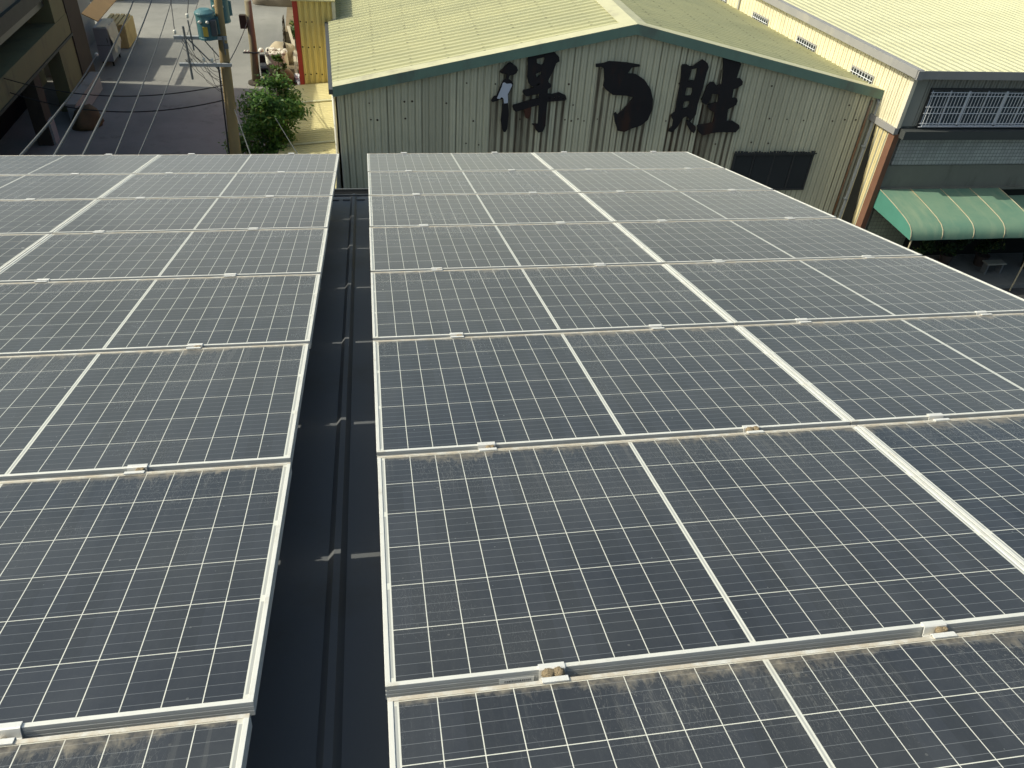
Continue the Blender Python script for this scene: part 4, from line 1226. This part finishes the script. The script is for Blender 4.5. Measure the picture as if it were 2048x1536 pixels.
# ---------------------------------------------------------------- things heaped beside the yellow shed
t = thing('bulk_bag', 'big white woven bulk bag full of crumpled plastic beside the dark fence', 'bag', (-4.3, 34.2, GZ))
mb = MB(); bm_r = []
for z, r_ in ((0, .42), (.1, .55), (.45, .60), (.8, .57), (.95, .60), (1.0, .56), (.96, .50), (.85, .48)):
    bm_r.append((r_, z))
rr = random.Random(6); S = 28
for r_, z in bm_r:
    for k in range(S):
        an = 2 * math.pi * k / S
        sq = 1 / max(abs(math.cos(an)), abs(math.sin(an))) ** .55
        q = r_ * sq * (1 + .05 * math.sin(an * 7 + z * 3) + rr.uniform(-.02, .02)) * .9
        mb.v.append(Vector((-4.3 + q * math.cos(an), 34.2 + q * math.sin(an), GZ + z + (.06 * math.sin(an * 3 + 1) if z > .7 else 0))))
for i in range(len(bm_r) - 1):
    for k in range(S):
        k2 = (k + 1) % S; mb.f.append((i * S + k, i * S + k2, (i + 1) * S + k2, (i + 1) * S + k)); mb.m.append(0)
mb.build('bag', plain('white_woven_plastic', (.66, .64, .56), .75, .12, 4, dirt=(.45, .41, .32)), t, smooth=True)
mb = MB()
for k in range(26): mb.blob((-4.3 + rr.uniform(-.42, .42), 34.2 + rr.uniform(-.42, .42), GZ + .93 + rr.uniform(-.06, .1)), (.13, .13, .09), 2, .4, 3.0, seed=k)
mb.build('contents', plain('crumpled_wrap', (.55, .51, .43), .5, .25, 8, .4), t)
mb = MB(); mb.blob((-4.15, 36.0, GZ + .3), (.72, .7, .62), 3, .22, 1.8, seed=9)
for q in mb.v: q.z = max(q.z, GZ)
single(mb, 'tarpaulin_heap', plain('tan_tarpaulin', (.38, .32, .22), .85, .25, 3), 'tan tarpaulin heap directly behind the white bulk bag', 'heap', smooth=True)
mb = MB(); mb.blob((-3.92, 32.5, GZ + .28), (.52, .52, .46), 3, .08, 2.0, seed=12)
for q in mb.v: q.z = max(q.z, GZ)
single(mb, 'round_drum_cover', plain('olive_cover', (.20, .19, .10), .75, .2, 4), 'round olive covered drum in front of the white bulk bag', 'drum', smooth=True)
t = thing('rubbish_pile', 'pile of crumpled clear and white plastic bags at the foot of the red post', 'rubbish', (-3.05, 32.3, GZ))
rr = random.Random(15)
for k in range(9):
    x, y = -3.45 + .95 * rr.random(), 31.9 + .8 * rr.random()
    mb = MB(); mb.blob((x, y, GZ + .14 + .12 * rr.random()), (.2, .2, .17), 3, .5, 2.6, seed=40 + k)
    mb.build('plastic_bag', plain('crumpled_plastic', (.46, .47, .49), .35, .2, 12, .5), t)
t = thing('hoarding', 'narrow dark brown board fence between the street and the soil strip', 'fence', (-4.0, 36, GZ))
mb = MB()
for k in range(8): mb.box(-4.02 + .01 * (k % 2) - .055 * k, -3.98 + .01 * (k % 2) - .055 * k, 35.2 + k * .75, 35.93 + k * .75, GZ, GZ + .95 - .05 * (k % 3), bev=.004)
mb.build('boards', M_brown, t)
mb = MB()
for k in (0, 3, 6): mb.box(-3.97 - .055 * k, -3.9 - .055 * k, 35.3 + k * .75, 35.38 + k * .75, GZ, GZ + 1.05)
mb.build('post', M_brown, t)
mb = MB()
for a, b in (((-3.1, 33.4, GZ + .05), (-3.92, 38.2, GZ + 1.1)), ((-3.35, 33.2, GZ + .05), (-3.62, 36.8, GZ + .8)), ((-2.75, 33.6, GZ + .1), (-3.4, 37.5, GZ + 1.2))):
    a, b = Vector(a), Vector(b); d = (b - a).normalized(); s_ = d.cross(Vector((0, 0, 1))).normalized(); u = s_.cross(d)
    L = (b - a).length
    mb.box(-.07, .07, 0, L, -.02, .02, M=Matrix((s_, d, u)).transposed().to_4x4() if False else Matrix.Translation(a) @ Matrix((s_, d, u)).transposed().to_4x4())
single(mb, 'leaning_planks', plain('pale_timber', (.40, .36, .28), .85, .2, 6), 'pale planks leaning by the dark boards next to the yellow shed', 'planks')
mb = MB(); mb.blob((-5.1, 47.2, GZ + .2), (1.5, .8, .75), 3, .25, 1.6, seed=20)
single(mb, 'boulder', plain('brown_rock', (.20, .17, .13), .9, .3, 2), 'large brown boulder at the top edge beside the street', 'rock', smooth=True)

# parked scooter
t = thing('scooter', 'black scooter parked behind the shorter pole', 'scooter', (-4.85, 33.1, GZ), None, (0, 0, R(8)))
M_blk = plain('black_plastic', (.018, .018, .02), .35, .2, 4, .5)
def wheel(y):
    mb = MB(); M_ = Matrix.Rotation(R(90), 3, 'Y')
    mb.lathe([(.20, -.05), (.25, -.045), (.265, 0), (.25, .045), (.20, .05), (.19, 0), (.20, -.05)], (0, y, .265), 20, M=M_)
    o = mb.build('wheel', M_blk, t, True, True)
    mb = MB(); mb.lathe([(0, -.03), (.06, -.03), (.19, -.015), (.19, .015), (.06, .03), (0, .03)], (0, y, .265), 14, M=M_)
    mb.build('rim', M_dsteel, o, False, True)
wheel(.62); wheel(-.62)
sidep = [(-.95, .55), (-.7, .72), (-.1, .70), (0, .36), (.32, .34), (.42, .95), (.5, 1.0), (.58, .9), (.66, .5), (.86, .52), (.84, .45), (.58, .42), (.4, .2), (-.2, .2), (-.45, .38), (-.9, .42)]
mb = MB(); mb.prism(sidep, lambda a, b, d: Vector((d * (1 if b < .8 else .75), a, b)), -.17, .17)
mb.build('body', M_blk, t, False, True)
mb = MB(); mb.box(-.15, .15, -.92, -.08, .715, .80, bev=.03); mb.build('seat', plain('dark_seat_vinyl', (.03, .03, .034), .6), t, False, True)
mb = MB(); mb.tube([(-.34, .36, 1.03), (-.12, .45, 1.02), (.12, .45, 1.02), (.34, .36, 1.03)], .018, 8)
mb.tube([(-.25, .4, 1.03), (-.29, .42, 1.2)], .008, 6); mb.tube([(.25, .4, 1.03), (.29, .42, 1.2)], .008, 6)
mb.lathe([(0, .012), (.055, .01), (.055, -.01), (0, -.012)], (-.29, .42, 1.22), 10, M=Matrix.Rotation(R(90), 3, 'X'))
mb.lathe([(0, .012), (.055, .01), (.055, -.01), (0, -.012)], (.29, .42, 1.22), 10, M=Matrix.Rotation(R(90), 3, 'X'))
mb.build('handlebar', M_dsteel, t, False, True)
mb = MB(); mb.lathe([(0, .15), (.08, .135), (.13, .07), (.14, 0), (.125, -.03), (0, -.035)], (-4.95, 33.75, GZ + 1.12), 16)
single(mb, 'helmet', M_ins, 'white helmet hanging on the handlebar of the black scooter', 'helmet', smooth=True)

# dim plants and benches under the awnings
M_pot = plain('dark_pot', (.05, .035, .03), .8)
rr = random.Random(44)
PL = ['bushy dark green potted plant under the awning, nearest the corner pier', 'second dark potted plant under the awning', 'third dark potted plant under the awning', 'potted plant at the right picture edge by the pavement']
for i, (x, y, s_) in enumerate(((18.7, 13.6, .55), (19.9, 13.75, .6), (21.2, 13.6, .5), (22.9, 13.3, .65))):
    t = thing('potted_plant', PL[i], 'plant', (x, y, GZ + .13), 'potted plants under the awnings')
    mb = MB(); mb.lathe([(0, 0), (.17, 0), (.23, .38), (.25, .40), (.21, .40), (.2, .36), (0, .35)], (x, y, GZ + .13), 16); mb.build('pot', M_pot, t)
    mb = MB(); leaves(mb, (x, y, GZ + .95 + s_ * .3), (s_ * .8, s_ * .7, s_), 900, .06, rr, .5, 14); mb.build('foliage', M_dleaf, t)
t = thing('bench', 'pale low bench in the shade at the pavement edge', 'bench', (21.3, 13.0, GZ + .13))
mb = MB(); mb.box(20.9, 21.65, 12.9, 13.2, GZ + .5, GZ + .56, bev=.01); mb.build('seat', plain('pale_board', (.25, .24, .2), .8), t)
for x in (20.97, 21.55):
    mb = MB(); mb.box(x, x + .05, 12.93, 13.17, GZ + .13, GZ + .5); mb.build('leg', M_dsteel, t)
